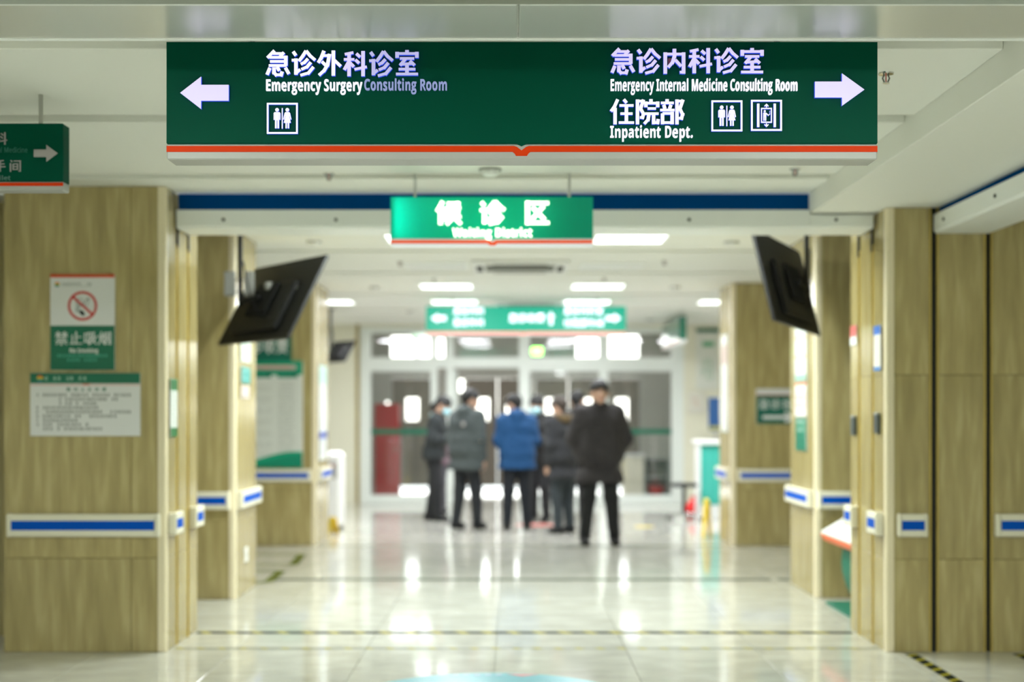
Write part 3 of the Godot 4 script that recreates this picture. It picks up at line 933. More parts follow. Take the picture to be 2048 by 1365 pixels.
func main_sign():
	var Z = 5.0
	var top = PY(84, Z)
	var c = Vector3(PX(1044, Z), top, -Z)
	var o = thing("hanging_sign", "large dark green guide sign with lit white lettering and two arrows", "sign", c)
	var X = func(px): return PX(px, Z) - c.x
	var Y = func(py): return PY(py, Z) - top
	var k = Z / F
	sign_box(o, X.call(333), X.call(1755), 235.0 * k, 0.13, X.call(1043), k, M.green, M.green, M.grey_trim)
	for px in [497, 1560]:
		part(o, "hanger_rod", MB.new().tube([Vector3(X.call(px), 0, -0.06), Vector3(X.call(px), CEIL - top, -0.06)], 0.011, 12), M.rod)
	var z = 0.014; var d = 0.014
	# columns of characters; the modules differ in brightness
	var sets = [["急诊外", 533, 103, M.letter_white], ["科", 687.5, 104, M.letter], ["诊", 739, 104, M.letter_mid], ["室", 790.5, 102, M.letter_mid], ["急诊内", 1221, 99, M.letter], ["科诊室", 1376, 98, M.letter], ["住院部", 1220, 200, M.letter_white]]
	for s in sets:
		var pitch = 51.5 if s[0] != "住院部" else 49.5
		for i in s[0].length():
			var f = MB.new(); var sd = MB.new()
			hanzi_mesh(f, sd, s[0][i], X.call(s[1] + pitch * i), Y.call(s[2]), 48.0 * k, 51.0 * k, 0.0, 15.4 if s[0] != "住院部" else 14.6, z, d)
			lit_letters(o, "lit_character", f, sd, s[3], M.letter_side)
	for t in [["Emergency Surgery", 533, 725, 182.5, 22.5, M.letter_white], ["Consulting Room", 729, 894, 181.5, 22.0, M.letter_dim], ["Emergency Internal Medicine Consulting Room", 1221, 1594, 182.5, 23.0, M.letter_white], ["Inpatient Dept.", 1220, 1385, 276.0, 23.0, M.letter_white]]:
		latin(o, "lit_lettering", t[0], X.call(t[1]), X.call(t[2]), Y.call(t[3]), t[4] * k, 0.011, 0.011, t[5])
	var spot = MB.new()
	spot.prism(PackedVector2Array([Vector2(X.call(1336), Y.call(117)), Vector2(X.call(1345), Y.call(117)), Vector2(X.call(1342), Y.call(124)), Vector2(X.call(1336), Y.call(130))]), 0.002, 0.002)
	part(o, "red_spot", spot, mat(Color(0.78, 0.42, 0.36), 0.5), Vector3.ZERO, "small reddish patch inside a character")  # flat reddish piece laid on the face of the sign
	for a in [[459, 362, 187.5, 16, 404, 32.5], [1628, 1727, 181, 16, 1682, 32.5]]:
		var f = MB.new(); var sd = MB.new()
		raised(f, sd, arrow_poly(X.call(a[0]), X.call(a[1]), Y.call(a[2]), a[3] * k, X.call(a[4]), a[5] * k), z, d)
		lit_letters(o, "lit_arrow", f, sd, M.letter, M.letter_side)
	for a in [[565.5, 238, 0], [1453, 233, 0], [1532, 232, 1]]:
		var f = MB.new(); var sd = MB.new()
		var at = Vector2(X.call(a[0]), Y.call(a[1]))
		if a[2] == 0:
			toilet_icon(f, sd, at, k, z - 0.004, d - 0.004)
		else:
			lift_icon(f, sd, at, k, z - 0.004, d - 0.004)
		lit_letters(o, "lit_pictogram", f, sd, M.letter_white, M.letter_side)

func waiting_sign():
	var Z = 8.17
	var top = PY(394, Z)
	var c = Vector3(PX(984, Z), top, -Z)
	var o = thing("hanging_sign", "bright green waiting area sign hung from two rods", "sign", c)
	var X = func(px): return PX(px, Z) - c.x
	var Y = func(py): return PY(py, Z) - top
	var k = Z / F
	var x0 = X.call(781); var x1 = X.call(1186)
	var high = 97.0 * k
	# an acrylic box lit from inside by a strip of diodes at one end
	var acr = mat(Color(0.0, 0.50, 0.42), 0.35)
	acr.backlight_enabled = true
	acr.backlight = Color(0.0, 0.93, 0.80)
	acr.emission_enabled = true
	acr.emission = Color(0.0, 0.45, 0.41)
	acr.emission_energy_multiplier = 0.27
	var white_lit = glow(Color(0.9, 0.93, 0.95), 0.45)
	sign_box(o, x0, x1, high, 0.11, X.call(985), k * 0.55, acr, mat(Color(0.9, 0.95, 0.93), 0.6), white_lit, glow(Color(1.0, 0.36, 0.06), 0.5, Color(0.86, 0.24, 0.05)), true)
	var l = AreaLight3D.new()
	l.name = "sign_lamp"
	l.area_size = Vector2(0.07, 0.2)
	l.light_color = Color(0.95, 1.0, 0.95)
	l.light_energy = 0.024
	l.area_range = 4.0
	l.shadow_enabled = true
	o.add_child(l)
	l.rotation_degrees = Vector3(0, -90, 0)
	l.position = Vector3(x0 + 0.015, -high * 0.43, -0.055)
	for px in [829, 1139]:
		part(o, "hanger_rod", MB.new().tube([Vector3(X.call(px), -0.01, -0.05), Vector3(X.call(px), CEIL - top, -0.05)], 0.009, 12), M.chrome)
	for q in [["候", 873], ["诊", 960], ["区", 1050]]:
		var f = MB.new(); var sd = MB.new()
		hanzi_mesh(f, sd, q[0], X.call(q[1]), Y.call(403), 50.0 * k, 47.0 * k, 0, 16.0, 0.012, 0.012)
		lit_letters(o, "lit_character", f, sd, M.letter_hot, M.letter_hot)
	latin(o, "lit_lettering", "Waiting District", X.call(905), X.call(1064), Y.call(474), 17.0 * k, 0.010, 0.010, M.letter_hot)

func side_sign():
	var Z = 6.14
	var top = PY(247, Z)
	var c = Vector3(PX(-120, Z), top, -Z)
	var o = thing("hanging_sign", "unlit dark green guide sign with grey arrow and grey lettering", "sign", c)
	var X = func(px): return PX(px, Z) - c.x
	var Y = func(py): return PY(py, Z) - top
	var k = Z / F
	var x0 = X.call(-420); var x1 = X.call(126)
	var high = 134.0 * k
	sign_box(o, x0, x1, high, 0.09, X.call(-150), k * 0.55, M.green, M.green, M.grey_trim)
	for px in [75, -320]:
		part(o, "hanger_rod", MB.new().tube([Vector3(X.call(px), -0.01, -0.045), Vector3(X.call(px), CEIL - top, -0.045)], 0.0095, 12), M.rod)
	for q in [["科", -12, 265, 27.0, 25.0], ["手", -12, 320, 24.0, 24.0], ["间", 19, 320, 24.0, 24.0]]:
		var f = MB.new(); var sd = MB.new()
		hanzi_mesh(f, sd, q[0], X.call(q[1]), Y.call(q[2]), q[3] * k, q[4] * k, 0, 11.0, 0.004, 0.004)
		lit_letters(o, "raised_character", f, sd, M.dead_letter, M.dead_letter)
	latin(o, "lettering", "al Medicine", X.call(-4), X.call(55), Y.call(305.5), 10.5 * k, 0.003, 0.003, mat(Color(0.14, 0.42, 0.36), 0.5), false)
	latin(o, "lettering", "ilet", X.call(0), X.call(21), Y.call(361), 9.5 * k, 0.003, 0.003, mat(Color(0.35, 0.48, 0.45), 0.5), false)
	var f = MB.new(); var sd = MB.new()
	raised(f, sd, arrow_poly(X.call(68), X.call(116), Y.call(307), 7.6 * k, X.call(93), 17.0 * k), 0.004, 0.004)
	part(o, "arrow", f, M.dead_letter)
	part(o, "arrow_edge", sd, M.dead_letter)

func far_signs():
	var Z = 17.7
	var top = PY(613, Z)
	var c = Vector3(PX(1052, Z), top, -Z)
	var o = thing("hanging_sign", "bright green sign with three arrows before the glass doors", "sign", c)
	var X = func(px): return PX(px, Z) - c.x
	var Y = func(py): return PY(py, Z) - top
	var k = Z / F
	sign_box(o, X.call(852), X.call(1252), 58.0 * k, 0.12, X.call(1046), k * 0.28, M.green_lit_far, M.green_flat, glow(Color(0.95, 0.85, 0.83), 0.6), glow(Color(1.0, 0.45, 0.25), 0.6, Color(0.86, 0.24, 0.05)))
	for px in [905, 1195]:
		part(o, "hanger_rod", MB.new().tube([Vector3(X.call(px), -0.01, -0.05), Vector3(X.call(px), CEIL2 - top, -0.05)], 0.01, 10), M.rod)
	for q in [["急诊内科", 907, 615, 14.5, 15.5], ["急诊外科", 907, 638, 14.5, 15.5], ["急诊收费", 1018, 628, 17.0, 18.0], ["急诊内科室", 1128, 615, 14.5, 16.0], ["住院部手间", 1128, 639, 14.5, 16.0]]:
		for i in q[0].length():
			var f = MB.new(); var sd = MB.new()
			hanzi_mesh(f, sd, q[0][i], X.call(q[1] + q[4] * i), Y.call(q[2]), q[3] * k, q[3] * k, 0.0, 16.0, 0.01, 0.01)
			lit_letters(o, "lit_character", f, sd, M.letter_far, M.letter_far)
	for p in [arrow_poly(X.call(892), X.call(862), Y.call(637), 5.0 * k, X.call(876), 9.5 * k), arrow_poly(X.call(1212), X.call(1242), Y.call(637), 5.0 * k, X.call(1228), 9.5 * k), poly_at(Vector2(X.call(1102), Y.call(637)), k, [-3.5, -13, 3.5, -13, 3.5, 2, 8, 2, 0, 13, -8, 2, -3.5, 2])]:
		var f = MB.new(); var sd = MB.new()
		raised(f, sd, p, 0.01, 0.01)
		lit_letters(o, "lit_arrow", f, sd, M.letter_far, M.letter_far)
	# a sign running along the corridor, seen at its end
	var e = thing("hanging_sign", "small guide sign hung lengthwise beside the column with the arrow sign", "sign", Vector3(2.36, 2.835, -21.2), -PI / 2.0)
	sign_box(e, -1.15, 1.15, 0.378, 0.1, 0.0, 0.0009, mat(Color(0.0, 0.41, 0.31), 0.08), M.green_flat, M.white, M.orange)
	for x in [-0.8, 0.8]:
		part(e, "hanger_rod", MB.new().tube([Vector3(x, -0.01, -0.05), Vector3(x, CEIL2 - 2.835, -0.05)], 0.012, 10), M.white_metal)

# ---------------------------------------------------------------- bumper rails on walls and columns
# local x runs along the wall, local +z away from it
func rail(label, at, length, turn):
	var o = thing("wall_rail", label, "wall rail", at, turn, "cream wall rails with a blue stripe")
	var h = 0.07; var d = 0.05
	var prof = PackedVector2Array([Vector2(0.0, -h * 0.86), Vector2(d * 0.7, -h), Vector2(d * 0.92, -h * 0.93), Vector2(d, -h * 0.75), Vector2(d, h * 0.75), Vector2(d * 0.92, h * 0.93), Vector2(d * 0.7, h), Vector2(0.0, h * 0.86)])
	# profile in (depth, height), swept along the wall
	var xf = Transform3D(Basis(Vector3(0, 0, 1), Vector3(0, 1, 0), Vector3(1, 0, 0)), Vector3.ZERO)
	var cap = min(0.03, length * 0.12)
	part(o, "rail_body", MB.new().prism(prof, length / 2.0 - cap, length - 2.0 * cap, xf), M.cream)
	for s in [-1.0, 1.0]:
		var m = MB.new()
		m.box(Vector3(s * (length / 2.0 - cap / 2.0), 0, d / 2.0), Vector3(cap, h * 2.0 + 0.002, d + 0.003), 0.008)
		part(o, "end_cap", m, M.cream)
	part(o, "stripe", BB(Vector3(-length / 2.0 + cap, -0.029, d - 0.004), Vector3(length / 2.0 - cap, 0.029, d + 0.0015), 0.001), M.rail_blue, Vector3.ZERO, "blue stripe")
	return o

func rails():
	var y = 0.775
	var front = func(label, xa, xb, Z): rail(label, Vector3((xa + xb) / 2.0, y, -Z), abs(xb - xa), 0.0)
	var side = func(label, x, za, zb, s): rail(label, Vector3(x, y, -(za + zb) / 2.0), abs(zb - za), PI / 2.0 * s)
	front.call("long cream rail with blue stripe below the notice board", PX(13, 8.62), PX(319, 8.62), 8.66)
	side.call("short cream rail between poster column's corner and first brass guide", -2.11, 8.72, 8.93, 1)
	side.call("short cream rail behind poster column's second brass guide", -2.11, 9.29, 9.52, 1)
	front.call("cream rail on the column behind the large television", -2.75, PX(459, 11.07), 11.11)
	side.call("cream rail on the corridor side of the column behind the large television", -2.164, 11.18, 12.02, 1)
	front.call("cream rail under the green and white fee board", -3.3, PX(622, 15.64), 15.68)
	side.call("cream rail on the corridor side of the fee board column", -2.16, 15.76, 16.7, 1)
	front.call("short cream rail on the marble wall before the first black guide", PX(1796, 8.62), PX(1856, 8.62), 8.66)
	front.call("cream rail on the marble wall past the second black guide", PX(1992, 8.62), 3.6, 8.66)
	side.call("short cream rail between marble wall's corner and brass guide", 2.28, 8.72, 8.955, -1)
	side.call("short cream rail on marble wall's inner end, above the information stand", 2.28, 9.36, 9.56, -1)
	front.call("cream rail on the column above the information stand", PX(1636, 11.16), 3.4, 11.2)
	side.call("cream rail on the corridor side below a poster strip", 2.39, 11.27, 12.2, -1)
	front.call("cream rail on the column below the green arrow sign", PX(1476, 15.64), 3.6, 15.68)
	side.call("cream rail on the corridor side of the arrow sign's column", 2.42, 15.75, 16.58, -1)

# ---------------------------------------------------------------- posters and notices
func posters():
	var rng = RandomNumberGenerator.new()
	rng.seed = 77
	var G = Color(0.0, 0.42, 0.31)
	var W = Color(0.90, 0.90, 0.90)
	# no smoking
	var im = new_image(516, 768, W)
	im.fill_rect(Rect2i(0, 0, 516, 26), Color(0.85, 0.30, 0.08))
	im.fill_rect(Rect2i(0, 412, 516, 356), G)
	ink_ball(im, Vector2(54, 82), 20)
	ink_small(im, rng, 90, 345, 70, 18, Color(0.35, 0.4, 0.38))
	ink_small(im, rng, 90, 345, 92, 9, Color(0.55, 0.6, 0.58))
	# smoke, cigarette and hand under the bar
	ink_ring(im, Vector2(236, 226), 26, 34, Color(0.66, 0.68, 0.68))
	ink_bar(im, Vector2(300, 206), Vector2(276, 262), 26, Color(0.25, 0.28, 0.28))
	ink_bar(im, Vector2(298, 212), Vector2(279, 256), 18, W)
	ink_bar(im, Vector2(226, 250), Vector2(216, 290), 34, Color(0.70, 0.72, 0.72))
	ink_bar(im, Vector2(246, 302), Vector2(262, 318), 30, Color(0.12, 0.16, 0.14))
	ink_bar(im, Vector2(178, 178), Vector2(342, 326), 20, Color(0.78, 0.10, 0.06))
	ink_ring(im, Vector2(258, 254), 98, 118, Color(0.78, 0.10, 0.06))
	ink_hanzi(im, "禁止吸烟", 38, 462, 102, 116, 11.0, W)
	ink_small(im, rng, 52, 468, 642, 24, Color(0.35, 0.75, 0.66), 0.05)
	ink_small(im, rng, 135, 385, 676, 24, Color(0.35, 0.75, 0.66), 0.05)
	var Z = 8.66
	var b = board("no_smoking_poster", "white and green no-smoking poster with a red barred ring", "poster", Vector3(PX(166.5, Z), PY(645, Z), -Z), Vector2(129, 192) * Z / F, 0.0, im, M.white, 0.01)
	latin(b, "lettering", "No Smoking", PX(141, Z) - b.position.x, PX(198, Z) - b.position.x, PY(706, Z) - b.position.y, 8.5 * Z / F, 0.0125, 0.002, M.white)
	# notice board
	im = new_image(880, 504, W)
	im.fill_rect(Rect2i(0, 0, 880, 84), G)
	im.fill_rect(Rect2i(0, 92, 880, 5), Color(0.85, 0.45, 0.38))
	ink_bar(im, Vector2(425, 92), Vector2(470, 92), 12, Color(0.85, 0.35, 0.25))
	ink_ball(im, Vector2(78, 44), 27)
	ink_small(im, rng, 116, 470, 28, 30, Color(0.75, 0.88, 0.82))
	ink_small(im, rng, 116, 470, 64, 11, Color(0.4, 0.7, 0.6))
	var tx = 292.0
	for ch in "院内止区科部":
		ink_hanzi(im, ch, tx, 116, 30, 0, 13.0, Color(0.0, 0.36, 0.27))
		tx += 57.0
	var K = Color(0.10, 0.14, 0.12)
	var rows = [[50, 830], [230, 715], [230, 545], [50, 560], [50, 825], [50, 725], [50, 390], [50, 480], [50, 585]]
	for i in rows.size():
		ink_small(im, rng, rows[i][0], rows[i][0] + 30, 165 + 34 * i, 23, K)
		ink_small(im, rng, rows[i][0] + 52, rows[i][1], 164 + 34 * i, 25, K, 0.1)
	board("notice_board", "white notice board with green heading and lines of print", "notice", Vector3(PX(172, Z), PY(809.5, Z), -Z), Vector2(220, 126) * Z / F, 0.0, im, M.white, 0.012)
	# fee board and its heading, on the third column
	Z = 15.68
	var T = Color(0.0, 0.62, 0.48)
	im = new_image(440, 828, Color(0.88, 0.89, 0.87))
	im.fill_rect(Rect2i(0, 0, 440, 110), T)
	im.fill_rect(Rect2i(18, 34, 372, 34), Color(0.80, 0.72, 0.70))
	ink_small(im, rng, 40, 370, 40, 22, Color(0.85, 0.45, 0.4))
	for x in [30, 240]:
		im.fill_rect(Rect2i(x, 82, 160, 50), Color(0.0, 0.48, 0.37))
		ink_small(im, rng, x + 14, x + 150, 94, 26, Color(0.2, 0.7, 0.58))
	for i in 20:
		im.fill_rect(Rect2i(236, 160 + 29 * i, 160, 2), Color(0.7, 0.7, 0.68))
		ink_small(im, rng, 248, 372, 168 + 29 * i, 12, Color(0.45, 0.46, 0.44))
		if i % 3 != 0:
			im.fill_rect(Rect2i(30, 160 + 29 * i, 170, 2), Color(0.74, 0.74, 0.72))
			ink_small(im, rng, 40, 190, 168 + 29 * i, 12, Color(0.6, 0.6, 0.58))
	for y in 828:
		for x in 440:
			var w = 740.0 - 58.0 * sin(x / 440.0 * 2.2 - 0.4) + 20.0
			if y > w:
				im.set_pixel(x, y, T if y < w + 46 - x * 0.05 else Color(0.0, 0.55, 0.43))
	board("fee_board", "tall green and white fee board with table of small print", "notice", Vector3(PX(551, Z), PY(829, Z), -Z), Vector2(110, 214) * Z / F, 0.0, im, M.white, 0.03)
	im = new_image(560, 220, Color(0.0, 0.40, 0.33))
	ink_hanzi(im, "诊收费", 130, 40, 118, 138, 12.0, W)
	board("cashier_sign", "dark green cashier sign above the fee board", "sign", Vector3(PX(532, Z), PY(695, Z), -Z), Vector2(103, 55) * Z / F, 0.0, im, M.green_flat, 0.04)
	# arrow sign
	im = new_image(460, 290, Color(0.0, 0.40, 0.33))
	im.fill_rect(Rect2i(0, 0, 460, 50), Color(0.88, 0.88, 0.88))
	im.fill_rect(Rect2i(0, 50, 460, 8), Color(0.75, 0.30, 0.2))
	ink_hanzi(im, "急诊抢", 22, 88, 82, 98, 11.0, W)
	im.fill_rect(Rect2i(50, 222, 220, 30), W)
	ink_bar(im, Vector2(250, 205), Vector2(300, 237), 26, W)
	ink_bar(im, Vector2(250, 269), Vector2(300, 237), 26, W)
	board("arrow_sign", "green sign with white strip on top and white arrow", "sign", Vector3(PX(1567, Z), PY(813, Z), -Z), Vector2(110, 70) * Z / F, 0.0, im, M.white, 0.02)
	# strips and sheets on the corridor sides of the columns; turn: PI/2 faces +x, -PI/2 faces -x
	var sheet = func(called, label, x, za, zb, ya, yb, s, bands):
		var h = abs(yb - ya); var w = abs(zb - za)
		var q = new_image(96, int(96.0 * h / w), W)
		var H = q.get_height()
		for bd in bands:
			q.fill_rect(Rect2i(0, int(bd[0] * H), 96, int((bd[1] - bd[0]) * H) + 1), bd[2])
			if bd.size() > 3:
				var yy = bd[0] * H + 4.0
				while yy < bd[1] * H - 8.0:
					ink_small(q, rng, 12, 84, yy, 8, bd[3], 0.1)
					yy += 14.0
		board(called, label, "poster", Vector3(x, (ya + yb) / 2.0, -(za + zb) / 2.0), Vector2(w, h), PI / 2.0 * s, q, M.white, 0.006)
	var paper = Color(0.90, 0.92, 0.90)
	sheet.call("green_sheet", "green and white sheet on the poster column beside the brass guide", -2.11, 8.74, 8.92, 1.31, 1.67, 1, [[0, 0.2, Color(0.1, 0.45, 0.2)], [0.2, 0.85, paper, Color(0.5, 0.55, 0.5)], [0.85, 1, Color(0.1, 0.45, 0.2)]])
	sheet.call("paper_sheet", "white paper sheet topmost on the column behind the large television", -2.164, 11.3, 11.72, 1.87, 2.04, 1, [[0, 1, Color(0.86, 0.90, 0.86), Color(0.45, 0.6, 0.5)]])
	sheet.call("teal_sheet", "teal sheet under a white paper on the column behind the large television", -2.164, 11.32, 11.70, 1.70, 1.83, 1, [[0, 1, Color(0.25, 0.62, 0.60), Color(0.7, 0.85, 0.85)]])
	sheet.call("pink_sheet", "pinkish sheet under the teal sheet", -2.164, 11.32, 11.66, 1.58, 1.68, 1, [[0, 1, Color(0.88, 0.82, 0.80), Color(0.6, 0.45, 0.45)]])
	sheet.call("white_poster", "tall white poster on the corridor side of the fee board column", -2.16, 15.85, 16.5, 0.93, 2.0, 1, [[0, 0.2, Color(0.75, 0.88, 0.84)], [0.2, 0.7, paper], [0.7, 0.78, Color(0.45, 0.5, 0.75)], [0.78, 1, paper, Color(0.7, 0.7, 0.75)]])
	sheet.call("table_poster", "tall white poster of ruled panels, topmost on its column", 2.39, 11.5, 11.95, 1.72, 2.25, -1, [[0, 0.3, paper], [0.3, 0.34, Color(0.88, 0.78, 0.6)], [0.34, 0.6, paper], [0.6, 0.64, Color(0.88, 0.78, 0.6)], [0.64, 0.9, paper], [0.9, 1.0, Color(0.6, 0.75, 0.7)]])
	sheet.call("ring_poster", "white poster with orange top and red figure above a green strip", 2.39, 11.5, 11.95, 1.43, 1.71, -1, [[0, 0.07, Color(0.92, 0.42, 0.12)], [0.07, 1, Color(0.93, 0.92, 0.92)], [0.3, 0.85, Color(0.93, 0.88, 0.87), Color(0.85, 0.4, 0.3)]])
	sheet.call("green_strip", "green strip below the red figure poster", 2.39, 11.5, 11.93, 1.15, 1.42, -1, [[0, 0.45, Color(0.1, 0.5, 0.38), W], [0.45, 1.0, Color(0.05, 0.45, 0.35), Color(0.2, 0.55, 0.45)]])
	sheet.call("blue_leaflet", "white leaflet with blue bands on the marble wall's corridor side", 2.28, 8.755, 8.925, 1.72, 2.0, -1, [[0, 0.2, Color(0.12, 0.42, 0.80)], [0.2, 0.92, Color(0.92, 0.90, 0.86), Color(0.78, 0.75, 0.72)], [0.92, 1, Color(0.2, 0.5, 0.8)]])
	sheet.call("red_leaflet", "small red and white leaflet on the marble wall's corridor side", 2.28, 9.365, 9.54, 1.91, 2.04, -1, [[0, 0.6, Color(0.80, 0.35, 0.33), Color(0.9, 0.7, 0.68)], [0.6, 1, paper]])
	sheet.call("pale_poster", "tall pale poster on the arrow sign column's corridor side", 2.42, 15.9, 16.4, 1.25, 2.35, -1, [[0, 1, Color(0.90, 0.91, 0.88)], [0.1, 0.3, Color(0.80, 0.72, 0.68)]])
	# shutter switches and a socket
	for q in [["grey shutter switch under the blue leaflet", 8.835, 1.39], ["grey shutter switch under the red leaflet", 9.44, 1.37]]:
		var o = thing("shutter_switch", q[0], "switch", Vector3(2.28, q[2], -q[1]), -PI / 2.0)
		part(o, "case", B(Vector3(0, 0, 0.012), Vector3(0.085, 0.12, 0.024), 0.004), mat(Color(0.33, 0.36, 0.36), 0.4, 0.4))
		part(o, "cap", B(Vector3(0, 0.065, 0.013), Vector3(0.085, 0.012, 0.026), 0.002), M.grey_trim)
	var so = thing("wall_socket", "white wall socket low on the column behind the large television", "socket", Vector3(-2.164, 0.31, -11.55), PI / 2.0)
	part(so, "plate", B(Vector3(0, 0, 0.005), Vector3(0.12, 0.12, 0.01), 0.003), M.white)
	for x in [-0.02, 0.02]:
		part(so, "slot", B(Vector3(x, 0, 0.0102), Vector3(0.006, 0.02, 0.001)), M.black)
	# on the end wall beside the glass doors
	Z = 23.0
	im = new_image(180, 500, Color(0.88, 0.89, 0.85))
	im.fill_rect(Rect2i(0, 0, 180, 34), Color(0.1, 0.4, 0.3))
	im.fill_rect(Rect2i(50, 110, 90, 40), Color(0.3, 0.65, 0.45))
	for i in 7:
		ink_small(im, rng, 40, 150, 250 + 26 * i, 18, Color(0.3, 0.62, 0.45))
	board("wall_chart", "tall white chart with green print beside the glass doors", "poster", Vector3(PX(1415, Z), PY(718, Z), -Z), Vector2(46, 122) * Z / F, 0.0, im, M.white)
	im = new_image(200, 240, Color(0.88, 0.87, 0.82))
	for i in 4:
		ink_small(im, rng, 40, 160, 60 + 30 * i, 18, Color(0.75, 0.55, 0.45))
	board("framed_notice", "small framed notice below the wall chart", "picture", Vector3(PX(1393, Z), PY(806, Z), -Z), Vector2(34, 42) * Z / F, 0.0, im, M.grey_trim, 0.03)

# ---------------------------------------------------------------- televisions on ceiling poles
# u: along the screen's width, v: down the screen (world axes), both for the back seen from the corridor
func television(label, mid, u, v, w, h, pole_x, pole_z, top):
	u = u.normalized()
	v = (v - u * v.dot(u)).normalized()
	var n = u.cross(v).normalized()          # towards the viewer behind the set
	if n.z < 0.0: n = -n
	var bs = Basis(u, -v, n)
	if bs.determinant() < 0.0:
		bs = Basis(-u, -v, n)
	var o = thing("television", label, "television", Vector3(pole_x, top, pole_z))
	var set_ = func(p): return bs * p + mid - o.position
	var add = func(called, mb, m):
		var x = MB.new()
		x.add(mb, Transform3D(bs, mid - o.position))
		return part(o, called, x, m)
	add.call("shell", B(Vector3(0, 0, 0), Vector3(w, h, 0.028), 0.006), M.black)
	add.call("screen", B(Vector3(0, 0.004, -0.0155), Vector3(w - 0.024, h - 0.032, 0.003)), M.black_gloss)
	add.call("back_cover", B(Vector3(0, -h * 0.1, 0.03), Vector3(w * 0.62, h * 0.6, 0.045), 0.015), M.black)
	add.call("mount_plate", B(Vector3(-w * 0.02, -h * 0.02, 0.065), Vector3(0.34, 0.26, 0.02), 0.004), M.rubber)
	var port = MB.new()
	for k in 4:
		port.box(Vector3(w * 0.16 + 0.03 * k, -h * 0.26, 0.054), Vector3(0.02, 0.014, 0.006))
	add.call("sockets", port, M.screw)
	add.call("label_plate", B(Vector3(w * 0.3, h * 0.12, 0.0165), Vector3(0.05, 0.03, 0.002)), M.grey_trim)
	# pole, flange and tilting arm
	var hub = set_.call(Vector3(-w * 0.02, -h * 0.02, 0.09))
	part(o, "ceiling_flange", MB.new().lathe([Vector2(0, 0), Vector2(0.06, 0), Vector2(0.06, -0.012), Vector2(0.03, -0.02), Vector2(0, -0.02)], 16), M.black)
	part(o, "pole", MB.new().tube([Vector3(0, -0.01, 0), Vector3(0, hub.y - 0.06, 0)], 0.019, 12), M.black)
	part(o, "arm", MB.new().tube([Vector3(0, hub.y - 0.02, 0), hub], 0.022, 10), M.black)
	var cab = []
	var e = set_.call(Vector3(w * 0.16, -h * 0.26, 0.06))
	for k in 9:
		var t = k / 8.0
		cab.append(Vector3(0.025, hub.y + 0.28, 0.02).lerp(e, t) + Vector3(0, -0.12 * sin(t * PI), 0.03 * sin(t * PI)))
	part(o, "cable", MB.new().tube(cab, 0.006, 6), M.rubber)
	return o

func televisions():
	# bigger ones by the shutter
	var Z = 10.5
	var mid = Vector3(PX(543, Z), PY(604, Z), -Z)
	var px = PX(487, 10.75)
	var o = television("large black television seen from behind, with white boxes on its pole", mid, Vector3(0.695, 0, 1.0), Vector3(-0.243, -0.568, 0.169), 1.20, 0.68, px, -10.62, CEIL2)
	for s in [[-0.075, 0.08], [0.07, 0.07]]:
		var y = PY(568, 10.6) - CEIL2
		part(o, "junction_box", B(Vector3(s[0], y, 0.01), Vector3(s[1], 0.185, 0.05), 0.006), M.grey_trim, Vector3.ZERO, "white junction box")
	part(o, "strap", B(Vector3(0, PY(560, 10.6) - CEIL2, 0.022), Vector3(0.07, 0.012, 0.008)), M.rod)
	part(o, "strap", B(Vector3(0, PY(584, 10.6) - CEIL2, 0.022), Vector3(0.07, 0.012, 0.008)), M.rod)
	part(o, "camera_head", MB.new().lathe([Vector2(0, 0.03), Vector2(0.02, 0.028), Vector2(0.035, 0.015), Vector2(0.035, -0.02), Vector2(0.02, -0.032), Vector2(0, -0.034)], 14, Vector3(0.24, PY(568, 10.3) - CEIL2, 0.15)), M.grey_trim)
	mid = Vector3(PX(1574, 10.45), PY(569, 10.45), -10.45)
	television("large black television hung by the red figure poster", mid, Vector3(0.549, -0.046, -1.09), Vector3(0.136, -0.639, 0.094), 1.22, 0.68, PX(1612, 10.75), -10.72, CEIL2)
	mid = Vector3(PX(681, 19.4), PY(704, 19.4), -19.4)
	television("small black television on a thin pole by the fee board column", mid, Vector3(0.62, 0, 0.9), Vector3(-0.3, -0.56, 0.16), 0.56, 0.34, PX(661, 19.5), -19.5, CEIL2)

